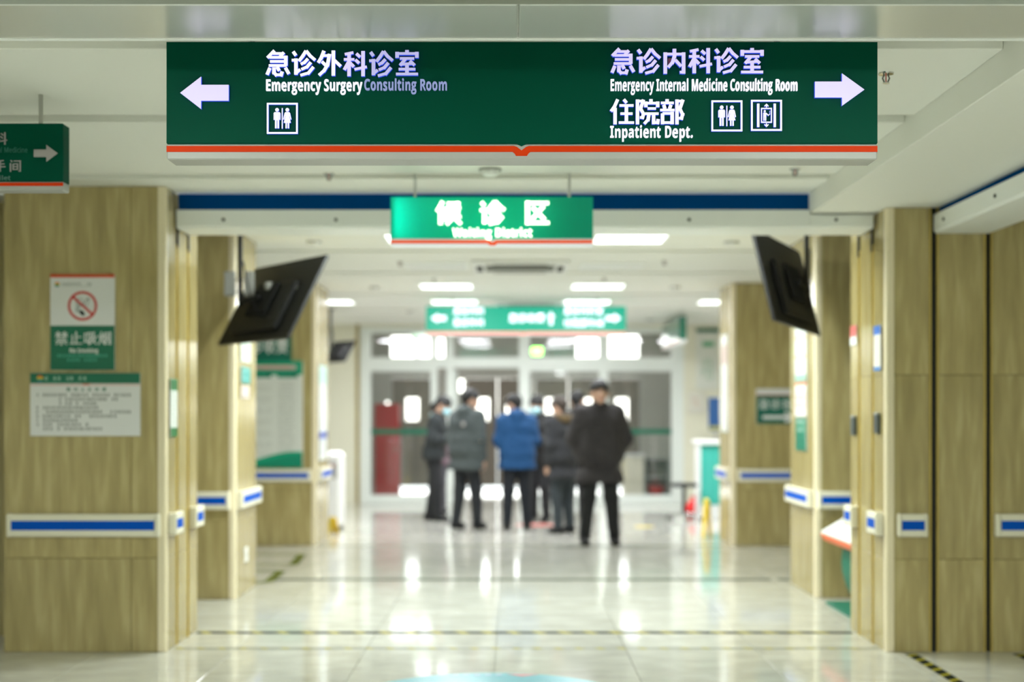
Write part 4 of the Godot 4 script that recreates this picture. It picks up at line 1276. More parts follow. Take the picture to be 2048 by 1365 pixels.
# ---------------------------------------------------------------- on the ceiling
func ceiling_fittings():
	var det = func(label, px, py, ceil_y):
		var Z = (ceil_y - EYE) * F / (HY - py)
		var o = thing("smoke_detector", label, "smoke detector", Vector3(PX(px, Z), ceil_y, -Z), 0.0, "round ceiling smoke detectors")
		part(o, "base", MB.new().lathe([Vector2(0, 0), Vector2(0.065, 0), Vector2(0.065, -0.012), Vector2(0.0, -0.012)], 24), M.grey_trim)
		part(o, "head", MB.new().lathe([Vector2(0.055, -0.012), Vector2(0.05, -0.03), Vector2(0.03, -0.042), Vector2(0.0, -0.044)], 24), M.white)
		return o
	det.call("round smoke detector between the two hanging signs", 980, 338, CEIL)
	for p in [[628, 483], [1463, 484], [750, 574], [1350, 574], [822, 623], [1300, 640]]:
		det.call("round smoke detector over the waiting area", p[0], p[1], CEIL2)
	var spr = func(label, px, py, ceil_y):
		var Z = (ceil_y - EYE) * F / (HY - py)
		var o = thing("sprinkler", label, "sprinkler", Vector3(PX(px, Z), ceil_y, -Z), 0.0, "ceiling sprinklers")
		part(o, "escutcheon", MB.new().lathe([Vector2(0, 0), Vector2(0.032, 0), Vector2(0.03, -0.006), Vector2(0, -0.008)], 18), M.chrome)
		var y = MB.new()
		for s in [-1.0, 1.0]:
			y.tube([Vector3(s * 0.008, -0.008, 0), Vector3(s * 0.014, -0.022, 0), Vector3(s * 0.006, -0.04, 0)], 0.0032, 8)
		part(o, "yoke", y, M.screw)
		part(o, "bulb", MB.new().tube([Vector3(0, -0.008, 0), Vector3(0, -0.038, 0)], 0.0026, 8), M.red)
		part(o, "deflector", MB.new().lathe([Vector2(0, -0.04), Vector2(0.014, -0.04), Vector2(0.014, -0.043), Vector2(0, -0.043)], 14), M.chrome)
	spr.call("small sprinkler beside the arrow end of the large sign", 1772, 146, CEIL)
	spr.call("small sprinkler between unlit sign and waiting area sign", 658, 347, CEIL)
	spr.call("small sprinkler near the lower ceiling's edge, before the shutter", 1590, 338, CEIL)
	for p in [[800, 524], [1329, 522], [868, 558], [1208, 556]]:
		spr.call("small sprinkler over the waiting area", p[0], p[1], CEIL2)
	for q in [["square air conditioner cassette with dark grille between unlit panels", 1040, 13.8], ["square air conditioner cassette above the sign with three arrows", 1062, 18.6]]:
		var o = thing("air_conditioner", q[0], "air conditioner", Vector3(PX(q[1], q[2]), CEIL2, -q[2]))
		var rim = MB.new()
		for s in [-1.0, 1.0]:
			rim.box(Vector3(s * 0.40, -0.02, 0), Vector3(0.13, 0.04, 0.93), 0.012)
			rim.box(Vector3(0, -0.02, s * 0.40), Vector3(0.67, 0.04, 0.13), 0.012)
		part(o, "frame", rim, M.white)
		for s in [-1.0, 1.0]:
			part(o, "air_flap", B(Vector3(0, -0.036, s * 0.39), Vector3(0.52, 0.012, 0.06), 0.003), M.core)
			part(o, "air_flap", B(Vector3(s * 0.39, -0.036, 0), Vector3(0.06, 0.012, 0.52), 0.003), M.core)
		var mat_slat = mat(Color(0.42, 0.42, 0.39), 0.5)
		part(o, "grille_back", B(Vector3(0, -0.01, 0), Vector3(0.66, 0.01, 0.66)), M.core)
		for k in 12:
			part(o, "slat", B(Vector3(0, -0.025, -0.29 + 0.0527 * k), Vector3(0.66, 0.016, 0.022), 0.003), mat_slat)

# ---------------------------------------------------------------- furniture and loose things
func furniture():
	# slanted information stand
	var o = thing("information_stand", "slanted white board with orange edge on curved green foot", "stand", Vector3(2.57, 0, -10.45))
	var tilt = Basis(Vector3.BACK, atan2(0.25, 0.42))
	var top = MB.new()
	top.box(Vector3(0.03, 0.66, 0), Vector3(0.50, 0.03, 1.02), 0.005, tilt)
	part(o, "board", top, M.white)
	var gp = MB.new()
	gp.box(Vector3(0.03, 0.66, 0) + tilt * Vector3(0.05, 0.0165, 0), Vector3(0.27, 0.004, 0.8), 0.001, tilt)
	part(o, "green_panel", gp, M.green_flat)
	var ed = MB.new()
	ed.box(Vector3(0.03, 0.66, 0) + tilt * Vector3(-0.245, -0.03, 0), Vector3(0.03, 0.06, 1.03), 0.005, tilt)
	part(o, "edge_strip", ed, mat(Color(0.93, 0.42, 0.18), 0.5), Vector3.ZERO, "orange lower edge")
	var prof = PackedVector2Array()
	var back = []
	for k in 13:
		var t = k / 12.0
		prof.append(Vector2(-0.06 - 0.07 * sin(t * PI) + 0.06 * t, 0.02 + 0.56 * (1.0 - t)))
		back.append(Vector2(0.14 - 0.03 * sin(t * PI), 0.02 + (0.70 - 0.08 * t) * (1.0 - t)))
	back.reverse()
	for p in back: prof.append(p)
	part(o, "foot", MB.new().prism(prof, 0.2, 0.4), M.green_flat)
	part(o, "base_plate", B(Vector3(0.05, 0.01, 0), Vector3(0.44, 0.02, 0.86), 0.004), M.green_flat)
	# stool
	o = thing("stool", "round black stool on a chrome column beside the teal desk", "stool", Vector3(PX(1368, 19.6), 0, -19.6))
	part(o, "seat", MB.new().lathe([Vector2(0, 0.50), Vector2(0.16, 0.50), Vector2(0.185, 0.485), Vector2(0.19, 0.465), Vector2(0.18, 0.45), Vector2(0, 0.445)], 28), M.black)
	part(o, "column_tube", MB.new().tube([Vector3(0, 0.06, 0), Vector3(0, 0.45, 0)], 0.028, 14), mat(Color(0.25, 0.26, 0.25), 0.3, 0.5))
	for k in 5:
		var a = TAU * k / 5.0 + 0.3
		var d = Vector3(cos(a), 0, sin(a))
		part(o, "foot_spoke", MB.new().tube([Vector3(0, 0.085, 0), d * 0.12 + Vector3(0, 0.07, 0), d * 0.25 + Vector3(0, 0.045, 0)], [0.022, 0.018, 0.014], 8), M.chrome)
		part(o, "caster", MB.new().lathe([Vector2(0, 0), Vector2(0.02, 0.004), Vector2(0.024, 0.022), Vector2(0.02, 0.04), Vector2(0, 0.044)], 10, d * 0.245), M.rubber)
	# desk
	o = thing("reception_desk", "teal fronted desk with a white top behind the stool", "desk", Vector3(3.2, 0, -19.9))
	var dx = PX(1402, 19.6) - 3.2
	part(o, "front_panel", BB(Vector3(dx, 0.2, 0.3), Vector3(0.75, 1.03, 0.26), 0.006), M.teal)
	part(o, "plinth", BB(Vector3(dx + 0.01, 0.0, 0.29), Vector3(0.75, 0.2, 0.25), 0.004), M.white)
	part(o, "end_panel", BB(Vector3(dx, 0.0, 0.26), Vector3(dx + 0.03, 1.03, -0.35), 0.004), M.white)
	part(o, "worktop", BB(Vector3(dx - 0.04, 1.03, 0.36), Vector3(0.8, 1.09, -0.38), 0.012), M.white)
	for k in 6:
		part(o, "front_pattern", B(Vector3(dx + 0.12 + 0.1 * k, 0.62, 0.302), Vector3(0.02, 0.62, 0.006), 0.001), mat(Color(0.35, 0.76, 0.70), 0.4))
	o = thing("red_bag", "red plastic bag on the floor beside the stool", "bag", Vector3(PX(1388, 20.4), 0, -20.4))
	part(o, "sack", MB.new().lathe([Vector2(0, 0), Vector2(0.09, 0.005), Vector2(0.125, 0.06), Vector2(0.12, 0.13), Vector2(0.08, 0.2), Vector2(0.035, 0.24), Vector2(0.05, 0.275), Vector2(0.03, 0.27), Vector2(0, 0.25)], 18), mat(Color(0.9, 0.08, 0.08), 0.35))
	part(o, "knot", MB.new().tube([Vector3(-0.04, 0.262, 0), Vector3(0, 0.238, 0.035), Vector3(0.04, 0.262, 0)], 0.014, 8), mat(Color(0.85, 0.06, 0.06), 0.35))
	# desk monitor and blue display stand behind it
	o = thing("display_banner", "narrow blue display banner standing behind the teal desk", "banner", Vector3(PX(1425, 21.5), 0, -21.5))
	part(o, "banner_sheet", BB(Vector3(-0.06, 1.2, 0.0), Vector3(0.26, 1.70, -0.01), 0.001), mat(Color(0.16, 0.36, 0.60), 0.5))
	part(o, "banner_label", BB(Vector3(-0.05, 1.22, 0.004), Vector3(0.25, 1.27, 0.001)), mat(Color(0.7, 0.68, 0.3), 0.5))
	part(o, "pole", MB.new().tube([Vector3(0.05, 0.05, -0.02), Vector3(0.05, 1.7, -0.02)], 0.012, 8), M.grey_trim)
	part(o, "stand_base", BB(Vector3(-0.18, 0.0, 0.08), Vector3(0.28, 0.05, -0.09), 0.006), M.grey_trim)
	# wet floor signs
	o = thing("floor_sign", "yellow folding wet-floor sign at the arrow sign column's foot", "floor sign", Vector3(2.31, 0, -16.85))
	for s in [-1.0, 1.0]:
		var m = MB.new()
		m.box(Vector3(s * 0.025, 0.22, 0), Vector3(0.014, 0.44, 0.24), 0.004, Basis(Vector3.BACK, s * 0.07))
		part(o, "sign_leaf", m, M.yellow)
	part(o, "hinge_bar", MB.new().tube([Vector3(0, 0.435, -0.1), Vector3(0, 0.435, 0.1)], 0.014, 8), M.yellow)
	o = thing("water_cooler", "white rounded water cooler beyond the fee board column", "water cooler", Vector3(-2.30, 0, -18.0))
	part(o, "body", B(Vector3(0, 0.5, 0), Vector3(0.34, 0.96, 0.34), 0.05), M.white)
	part(o, "tap_recess", B(Vector3(0, 0.74, 0.165), Vector3(0.22, 0.2, 0.02), 0.006), M.grey_trim)
	for x in [-0.05, 0.05]:
		part(o, "tap", B(Vector3(x, 0.8, 0.19), Vector3(0.025, 0.03, 0.04), 0.004), M.rail_blue if x < 0 else M.red)
	part(o, "foot", B(Vector3(0, 0.012, 0), Vector3(0.28, 0.024, 0.28)), M.rubber)
	o = thing("floor_sign", "yellow folding wet-floor sign before the white water cooler", "floor sign", Vector3(-2.18, 0, -17.3), 0.5)
	for s in [-1.0, 1.0]:
		var m = MB.new()
		m.box(Vector3(s * 0.03, 0.1, 0), Vector3(0.012, 0.2, 0.16), 0.004, Basis(Vector3.BACK, s * 0.2))
		part(o, "sign_leaf", m, M.yellow)

# ---------------------------------------------------------------- marks on the floor
func floor_marks():
	# black and yellow hazard tape: every dash is laid as its own slanted piece
	var tape = func(label, a, b, wide, pitch, ya, dark):
		var o = thing("hazard_tape", label, "floor tape", (a + b) / 2.0 + Vector3(0, 0.0, 0), 0.0, "hazard tapes under the fire shutters")
		var d = (b - a).normalized()
		var L = a.distance_to(b)
		var n = Vector3(-d.z, 0, d.x) * wide / 2.0
		var c = (a + b) / 2.0
		var base = MB.new()
		base.quad(a - n - c + Vector3(0, 0.0006, 0), b - n - c + Vector3(0, 0.0006, 0), b + n - c + Vector3(0, 0.0006, 0), a + n - c + Vector3(0, 0.0006, 0), Vector3.UP)
		part(o, "tape", base, dark)
		var m = MB.new()
		var t = 0.0
		while t + pitch < L:
			var up = Vector3(0, 0.0011, 0)
			m.quad(a + d * t - n - c + up, a + d * (t + pitch * 0.30) - n - c + up, a + d * (t + pitch * 0.30 + wide * 0.8) + n - c + up, a + d * (t + wide * 0.8) + n - c + up, Vector3.UP)
			t += pitch
		part(o, "yellow_dashes", m, ya)
	var Y = M.tape_yellow
	tape.call("wide black and yellow tape under the back of the corridor shutter", Vector3(-2.09, 0, -9.43), Vector3(2.26, 0, -9.43), 0.085, 0.17, Y, M.tape_black)
	tape.call("thin black and yellow tape under the front of the corridor shutter", Vector3(-2.09, 0, -8.79), Vector3(2.27, 0, -8.79), 0.045, 0.13, Y, mat(Color(0.35, 0.37, 0.30), 0.5))
	tape.call("black and yellow tape along the first black guide of the side shutter", Vector3(2.41, 0, -8.6), Vector3(2.41, 0, -4.0), 0.07, 0.16, Y, M.tape_black)
	tape.call("black and yellow tape along the second black guide of the side shutter", Vector3(3.06, 0, -8.6), Vector3(3.06, 0, -4.0), 0.07, 0.16, Y, M.tape_black)
	# dark inlaid strips
	var strip = func(label, x0, x1, z0, z1, m):
		var o = thing("floor_strip", label, "floor strip", Vector3((x0 + x1) / 2.0, 0, -(z0 + z1) / 2.0), 0.0, "dark strips across the waiting area floor")
		part(o, "inlay", B(Vector3(0, 0.0006, 0), Vector3(abs(x1 - x0), 0.0012, abs(z1 - z0))), m)
	strip.call("dark floor strip in line with the columns behind the televisions", PX(548, 12.46), PX(1540, 12.46), 12.41, 12.51, M.inlay)
	strip.call("short dark floor strip touching the information stand's column", PX(1556, 12.46), PX(1580, 12.46), 12.41, 12.51, M.inlay)
	strip.call("greenish floor strip in line with fee board and arrow sign columns", -2.12, PX(1440, 15.6), 15.58, 15.70, mat(Color(0.52, 0.54, 0.45), 0.25))
	# queue lines taped on the floor between the columns
	var zig = func(label, pts, w):
		var c = P(pts[0][0], pts[0][1], EYE * F / (pts[0][1] - HY))
		c.y = 0
		var o = thing("queue_line", label, "floor tape", c, 0.0, "olive queue lines")
		var m = MB.new()
		for i in pts.size() - 1:
			var a = P(pts[i][0], pts[i][1], EYE * F / (pts[i][1] - HY)); var b = P(pts[i + 1][0], pts[i + 1][1], EYE * F / (pts[i + 1][1] - HY))
			a.y = 0.0007 + 0.0002 * i; b.y = a.y
			var n = (b - a).cross(Vector3.UP).normalized() * w / 2.0
			m.quad(a - n - c, b - n - c, b + n - c, a + n - c, Vector3.UP)
		part(o, "tape", m, mat(Color(0.36, 0.38, 0.17), 0.9, 0.0, 0.1))
	zig.call("olive queue line on the floor, farther one before the fee board", [[505, 1110], [604, 1110], [586, 1131], [505, 1131]], 0.09)
	zig.call("olive queue line on the floor, reaching the dark strip before fee board", [[505, 1143], [562, 1143], [538, 1164], [512, 1167]], 0.09)
	# round stickers
	var st = func(label, x, Z, r, color, inner):
		var o = thing("floor_sticker", label, "floor sticker", Vector3(x, 0, -Z))
		part(o, "disc", MB.new().lathe([Vector2(0, 0.0016), Vector2(r, 0.0016), Vector2(r, 0.0)], 64), mat(color, 0.3))
		return o
	var o = st.call("large teal round sticker on the floor before the shutter", -0.11, 7.25, 0.71, Color(0.27, 0.61, 0.66), null)
	var mk = MB.new()
	mk.prism(PackedVector2Array([Vector2(0.08, 0.668), Vector2(0.26, 0.655), Vector2(0.165, 0.60)]), 0.0026, 0.001, Transform3D(Basis(Vector3.RIGHT, Vector3.FORWARD, Vector3.UP), Vector3.ZERO))
	part(o, "red_mark", mk, mat(Color(0.80, 0.42, 0.40), 0.4))
	for k in 5:
		var x = -0.22 + 0.06 * k
		mk = MB.new()
		mk.prism(rect(Vector2(x, 0.625), Vector2(x + 0.035, 0.662)), 0.0026, 0.001, Transform3D(Basis(Vector3.RIGHT, Vector3.FORWARD, Vector3.UP), Vector3.ZERO))
		part(o, "print_mark", mk, mat(Color(0.62, 0.68, 0.76), 0.4))
	st.call("pinkish round sticker on the floor among the standing people", PX(1072, 18.6), 18.6, 0.27, Color(0.80, 0.45, 0.42), null)
	st.call("yellow round sticker on the floor beside the man in the dark coat", PX(1288, 18.3), 18.3, 0.13, Color(0.88, 0.78, 0.3), null)

# ---------------------------------------------------------------- people
# a field of blended tapered capsules meshed with surface nets
# prims: [a, b, ra, rb]; cut: keep only what lies above this height (or null); wrinkle: depth of folds
func field_mesh(out, prims, cell, k, cut = null, wrinkle = 0.0, noise_seed = 1, cut_top = null):
	var lo = Vector3(1e9, 1e9, 1e9); var hi = -lo
	for p in prims:
		for q in [[p[0], p[2]], [p[1], p[3]]]:
			var r = Vector3.ONE * (q[1] + cell * 3.0)
			lo = lo.min(q[0] - r); hi = hi.max(q[0] + r)
	if cut != null:
		lo.y = max(lo.y, cut - cell * 3.0)
	var nx = int((hi.x - lo.x) / cell) + 2; var ny = int((hi.y - lo.y) / cell) + 2; var nz = int((hi.z - lo.z) / cell) + 2
	var fld = PackedFloat32Array()
	fld.resize(nx * ny * nz)
	fld.fill(9.0)
	var pad = cell * 2.5
	for p in prims:
		var a = p[0]; var b = p[1]; var ra = p[2]; var rb = p[3]
		var d = b - a
		var l2 = max(d.length_squared(), 1e-9)
		var rm = max(ra, rb) + pad
		var l = (a.min(b) - Vector3.ONE * rm - lo) / cell
		var h = (a.max(b) + Vector3.ONE * rm - lo) / cell
		var x0 = max(0, int(l.x)); var x1 = min(nx - 1, int(h.x) + 1)
		var z0 = max(0, int(l.z)); var z1 = min(nz - 1, int(h.z) + 1)
		for y in range(max(0, int(l.y)), min(ny - 1, int(h.y) + 1) + 1):
			for z in range(z0, z1 + 1):
				var at = (y * nz + z) * nx
				for x in range(x0, x1 + 1):
					var q = lo + Vector3(x, y, z) * cell
					var t = clampf((q - a).dot(d) / l2, 0.0, 1.0)
					var v = q.distance_to(a + d * t) - lerpf(ra, rb, t)
					if v > pad:
						continue
					var o = fld[at + x]
					if o > 8.0:
						fld[at + x] = v
					else:
						var e = maxf(k - absf(o - v), 0.0) / k
						fld[at + x] = minf(o, v) - e * e * k * 0.25
	if wrinkle > 0.0:
		var ns = FastNoiseLite.new()
		ns.seed = noise_seed
		ns.frequency = 5.5
		ns.fractal_octaves = 3
		for i in fld.size():
			if absf(fld[i]) < cell * 2.5:
				var x = i % nx; var z = (i / nx) % nz; var y = i / (nx * nz)
				fld[i] += wrinkle * ns.get_noise_3d(lo.x + x * cell, (lo.y + y * cell) * 1.6, lo.z + z * cell)
	if cut != null or cut_top != null:
		for y in ny:
			var yy = lo.y + y * cell
			var w = -9.0
			if cut != null: w = cut - yy
			if cut_top != null: w = max(w, yy - cut_top)
			if w > -cell * 3.0:
				for i in range(y * nz * nx, (y + 1) * nz * nx):
					if fld[i] < w: fld[i] = w
	# one vertex in each cell that the surface crosses
	var where = {}
	var pos = PackedVector3Array()
	var nrm = PackedVector3Array()
	var sy = nz * nx
	var off = [0, 1, nx, nx + 1, sy, sy + 1, sy + nx, sy + nx + 1]
	var edges = [[0, 1], [2, 3], [4, 5], [6, 7], [0, 2], [1, 3], [4, 6], [5, 7], [0, 4], [1, 5], [2, 6], [3, 7]]
	var corner = [Vector3(0, 0, 0), Vector3(1, 0, 0), Vector3(0, 0, 1), Vector3(1, 0, 1), Vector3(0, 1, 0), Vector3(1, 1, 0), Vector3(0, 1, 1), Vector3(1, 1, 1)]
	var lim = cell * 2.2
	for y in ny - 1:
		for z in nz - 1:
			for x in nx - 1:
				var i = (y * nz + z) * nx + x
				var f0 = fld[i]
				if f0 > lim or f0 < -lim:
					continue
				var g = []
				var inside = 0
				for c in 8:
					var v = fld[i + off[c]]
					g.append(v)
					if v < 0.0: inside += 1
				if inside == 0 or inside == 8:
					continue
				var s = Vector3.ZERO
				var cnt = 0
				for e in edges:
					var p = g[e[0]]; var q = g[e[1]]
					if (p < 0.0) != (q < 0.0):
						s += corner[e[0]].lerp(corner[e[1]], p / (p - q))
						cnt += 1
				where[i] = pos.size()
				pos.append(lo + (Vector3(x, y, z) + s / cnt) * cell)
				nrm.append(Vector3(g[1] + g[3] + g[5] + g[7] - g[0] - g[2] - g[4] - g[6], g[4] + g[5] + g[6] + g[7] - g[0] - g[1] - g[2] - g[3], g[2] + g[3] + g[6] + g[7] - g[0] - g[1] - g[4] - g[5]).normalized())
	# one quad round each crossed edge
	for i in where:
		for ax in [[1, nx, sy], [nx, 1, sy], [sy, 1, nx]]:
			if (fld[i] < 0.0) == (fld[i + ax[0]] < 0.0):
				continue
			var a = i; var b = i - ax[1]; var c = i - ax[1] - ax[2]; var d = i - ax[2]
			if not (where.has(b) and where.has(c) and where.has(d)):
				continue
			var A = where[a]; var Bq = where[b]; var C = where[c]; var D = where[d]
			out.tri(pos[A], pos[Bq], pos[C], nrm[A], nrm[Bq], nrm[C])
			out.tri(pos[A], pos[C], pos[D], nrm[A], nrm[C], nrm[D])
	return out

var head_m
var hair_m
var hand_m

func make_head():
	# about 23 cm high; the chin points to +z; the origin is the top of the neck
	head_m = MB.new()
	var pr = [
		[Vector3(0, 0.135, -0.02), Vector3(0, 0.135, 0.01), 0.083, 0.08],
		[Vector3(0, 0.09, 0.0), Vector3(0, 0.10, 0.03), 0.074, 0.066],
		[Vector3(0, 0.05, 0.03), Vector3(0, 0.035, 0.05), 0.055, 0.038],
		[Vector3(0, 0.02, 0.068), Vector3(0, 0.024, 0.074), 0.02, 0.018],
		[Vector3(0, 0.108, 0.092), Vector3(0, 0.08, 0.112), 0.009, 0.015],
		[Vector3(-0.013, 0.078, 0.098), Vector3(0.013, 0.078, 0.098), 0.009, 0.009],
		[Vector3(-0.03, 0.122, 0.079), Vector3(0.03, 0.122, 0.079), 0.013, 0.013],
		[Vector3(-0.02, 0.05, 0.088), Vector3(0.02, 0.05, 0.088), 0.009, 0.009],
		[Vector3(0, -0.06, -0.02), Vector3(0, 0.06, -0.005), 0.056, 0.056],
	]
	for s in [-1.0, 1.0]:
		pr.append([Vector3(s * 0.078, 0.10, -0.005), Vector3(s * 0.086, 0.075, 0.0), 0.014, 0.010])
		pr.append([Vector3(s * 0.078, 0.118, -0.01), Vector3(s * 0.09, 0.112, -0.018), 0.012, 0.011])
	head_m.col = Color(0.53, 0.32, 0.22)
	field_mesh(head_m, pr, 0.0065, 0.018)
	# brows, eyes and lips are coloured
	for i in head_m.v.size():
		var p = head_m.v[i]
		if p.z > 0.06:
			if absf(p.y - 0.125) < 0.006 and absf(absf(p.x) - 0.033) < 0.02: head_m.c[i] = Color(0.03, 0.02, 0.02)
			elif absf(p.y - 0.106) < 0.006 and absf(absf(p.x) - 0.032) < 0.013: head_m.c[i] = Color(0.05, 0.04, 0.04)
			elif absf(p.y - 0.05) < 0.008 and absf(p.x) < 0.024: head_m.c[i] = Color(0.42, 0.16, 0.13)
	hair_m = MB.new()
	field_mesh(hair_m, [
		[Vector3(0, 0.152, -0.03), Vector3(0, 0.16, 0.005), 0.09, 0.09],
		[Vector3(0, 0.10, -0.045), Vector3(0, 0.06, -0.04), 0.064, 0.045],
		[Vector3(-0.048, 0.16, 0.055), Vector3(0.048, 0.165, 0.055), 0.034, 0.034],
		[Vector3(-0.068, 0.135, 0.0), Vector3(-0.072, 0.095, 0.0), 0.028, 0.016],
		[Vector3(0.068, 0.135, 0.0), Vector3(0.072, 0.095, 0.0), 0.028, 0.016],
	], 0.008, 0.02, null, 0.006, 4)
	# a right hand hanging down, palm to -x, thumb to +z; the origin is the wrist
	hand_m = MB.new()
	hand_m.col = Color(0.53, 0.32, 0.22)
	var hp = [
		[Vector3(0, 0.01, 0), Vector3(0, -0.03, 0), 0.026, 0.027],
		[Vector3(0, -0.035, 0.018), Vector3(0, -0.085, 0.026), 0.019, 0.015],
		[Vector3(0, -0.035, -0.012), Vector3(0, -0.082, -0.024), 0.018, 0.014],
		[Vector3(0, -0.03, 0.0), Vector3(0, -0.088, 0.0), 0.02, 0.016],
	]
	var fing = [[0.027, 0.072, 0.0095], [0.009, 0.08, 0.0098], [-0.009, 0.074, 0.0093], [-0.026, 0.058, 0.0083]]
	for f in fing:
		var a = Vector3(0.0, -0.086, f[0])
		var b = a + Vector3(-0.012, -f[1] * 0.45, f[0] * 0.12)
		var c = b + Vector3(-0.018, -f[1] * 0.3, 0)
		var d = c + Vector3(-0.018, -f[1] * 0.18, 0)
		hp.append([a, b, f[2], f[2] * 0.95]); hp.append([b, c, f[2] * 0.95, f[2] * 0.9]); hp.append([c, d, f[2] * 0.9, f[2] * 0.8])
	hp.append([Vector3(-0.004, -0.028, 0.024), Vector3(-0.02, -0.058, 0.048), 0.013, 0.0115])
	hp.append([Vector3(-0.02, -0.058, 0.048), Vector3(-0.028, -0.085, 0.052), 0.011, 0.0095])
	field_mesh(hand_m, hp, 0.0055, 0.006)

# o: at, yaw (0 looks at the camera), tall, coat, trousers, arms [[elbow, wrist] right (-x side when facing +z), left], stride, bow, head_yaw, hem, bulk, extras
func person(label, o):
	var t = thing("person", label, "person", o.at, o.yaw, "people waiting before the glass doors")
	var S = o.tall / 1.72
	var bow = o.get("bow", 0.0)
	var lean = o.get("lean", 0.03)
	var fat = o.get("bulk", 1.0)
	var hem = o.get("hem", 0.80)
	var st = o.get("stride", [0.0, 0.0])
	var sp = o.get("spread", 0.1)
	var hipL = Vector3(-0.085, 0.92, 0); var hipR = Vector3(0.085, 0.92, 0)
	var ankL = Vector3(-sp, 0.085, st[0]); var ankR = Vector3(sp, 0.085, st[1])
	var kneL = (hipL + ankL) / 2.0 + Vector3(0, 0.0, 0.03); var kneR = (hipR + ankR) / 2.0 + Vector3(0, 0, 0.03)
	var chest = Vector3(0, 1.32, lean); var neck = Vector3(0, 1.47, lean + 0.01)
	var shL = Vector3(-0.175, 1.395, lean); var shR = Vector3(0.175, 1.395, lean)
	var arms = o.arms
	var skin = M.skin
	# the body: one continuous skin
	var b = MB.new()
	b.col = Color(0.53, 0.32, 0.22)
	var pr = [
		[Vector3(-0.07, 0.95, 0), Vector3(0.07, 0.95, 0), 0.10, 0.10], [Vector3(-0.05, 1.1, lean * 0.4), Vector3(0.05, 1.1, lean * 0.4), 0.10, 0.10], [chest + Vector3(-0.08, 0, 0), chest + Vector3(0.08, 0, 0), 0.10, 0.10],
		[neck - Vector3(0, 0.08, 0), neck + Vector3(0, 0.05, bow * 0.03), 0.06, 0.055],
		[hipL, kneL, 0.075, 0.05], [kneL, ankL, 0.05, 0.035], [hipR, kneR, 0.075, 0.05], [kneR, ankR, 0.05, 0.035],
		[shL, arms[0][0], 0.045, 0.036], [arms[0][0], arms[0][1], 0.036, 0.027], [shR, arms[1][0], 0.045, 0.036], [arms[1][0], arms[1][1], 0.036, 0.027]]
	for s in [ankL, ankR]:
		pr.append([s + Vector3(0, -0.035, -0.02), s + Vector3(0, -0.05, 0.12), 0.033, 0.028])
	field_mesh(b, pr, 0.026, 0.05)
	var hb = Basis(Vector3.UP, o.get("head_yaw", 0.0)) * Basis(Vector3.RIGHT, bow)
	var hx = Transform3D(hb.scaled(Vector3.ONE * 1.07), neck + Vector3(0, 0.025, 0.0 + bow * 0.04))
	b.add(head_m, hx)
	for k in 2:
		var d = (arms[k][1] - arms[k][0]).normalized()
		var y = -d
		var fwd = Vector3(0, 0, 1) if absf(d.z) < 0.8 else Vector3(0, 1, 0)
		var x = y.cross(fwd).normalized()
		var bs = Basis(x, y, x.cross(y).normalized())
		if k == 0: bs = Basis(-bs.x, bs.y, bs.z)
		b.add(hand_m, Transform3D(bs, arms[k][1] - d * 0.005))
	var body = part(t, "body", b, skin)
	body.scale = Vector3.ONE * S
	# clothes
	var add = func(called, m, mt, lb = ""):
		var q = part(t, called, m, mt, Vector3.ZERO, lb)
		q.scale = Vector3.ONE * S
		return q
	var cl = MB.new()
	var f = fat
	var cp = [
		[Vector3(-0.09, hem + 0.02, 0.0), Vector3(0.09, hem + 0.02, 0.0), 0.15 * f, 0.15 * f], [Vector3(-0.09, 0.98, 0.0), Vector3(0.09, 0.98, 0.0), 0.148 * f, 0.148 * f],
		[Vector3(-0.08, 1.12, lean * 0.6), Vector3(0.08, 1.12, lean * 0.6), 0.145 * f, 0.145 * f], [chest + Vector3(-0.10, -0.02, 0), chest + Vector3(0.10, -0.02, 0), 0.138 * f, 0.138 * f],
		[shL, shR, 0.085, 0.085], [neck + Vector3(0, -0.05, -0.01), neck + Vector3(0, 0.015, -0.005), 0.085, 0.072],
		[shL, arms[0][0], 0.084 * f, 0.072 * f], [arms[0][0], arms[0][1].lerp(arms[0][0], 0.08), 0.07 * f, 0.052 * f], [shR, arms[1][0], 0.084 * f, 0.072 * f], [arms[1][0], arms[1][1].lerp(arms[1][0], 0.08), 0.07 * f, 0.052 * f]]
	if o.get("hood", false):
		cp.append([neck + Vector3(-0.05, 0.01, -0.07), neck + Vector3(0.05, 0.01, -0.07), 0.07, 0.07])
		cp.append([neck + Vector3(0, -0.02, -0.09), neck + Vector3(0, -0.14, -0.11), 0.07, 0.045])
	field_mesh(cl, cp, 0.017, 0.05, hem, 0.010, o.get("seed", 3))
	add.call("coat", cl, o.coat)
	var tr = MB.new()
	field_mesh(tr, [[Vector3(-0.06, 0.93, 0), Vector3(0.06, 0.93, 0), 0.115, 0.115], [hipL + Vector3(0, -0.03, 0), kneL, 0.102, 0.078], [kneL, ankL + Vector3(0, 0.0, 0), 0.078, 0.062], [hipR + Vector3(0, -0.03, 0), kneR, 0.102, 0.078], [kneR, ankR, 0.078, 0.062]], 0.017, 0.035, 0.055, 0.007, 9, 0.99)
	add.call("trousers", tr, o.trousers)
	for s in [ankL, ankR]:
		var sh = MB.new()
		field_mesh(sh, [[s + Vector3(0, -0.035, -0.045), s + Vector3(0, -0.04, 0.06), 0.045, 0.045], [s + Vector3(-0.005, -0.045, 0.06), s + Vector3(0.005, -0.05, 0.15), 0.042, 0.034]], 0.012, 0.03, 0.002)
		add.call("shoe", sh, M.rubber)
	var hr = MB.new()
	hr.add(hair_m, hx)
	add.call("hair", hr, o.get("hair", M.hair))
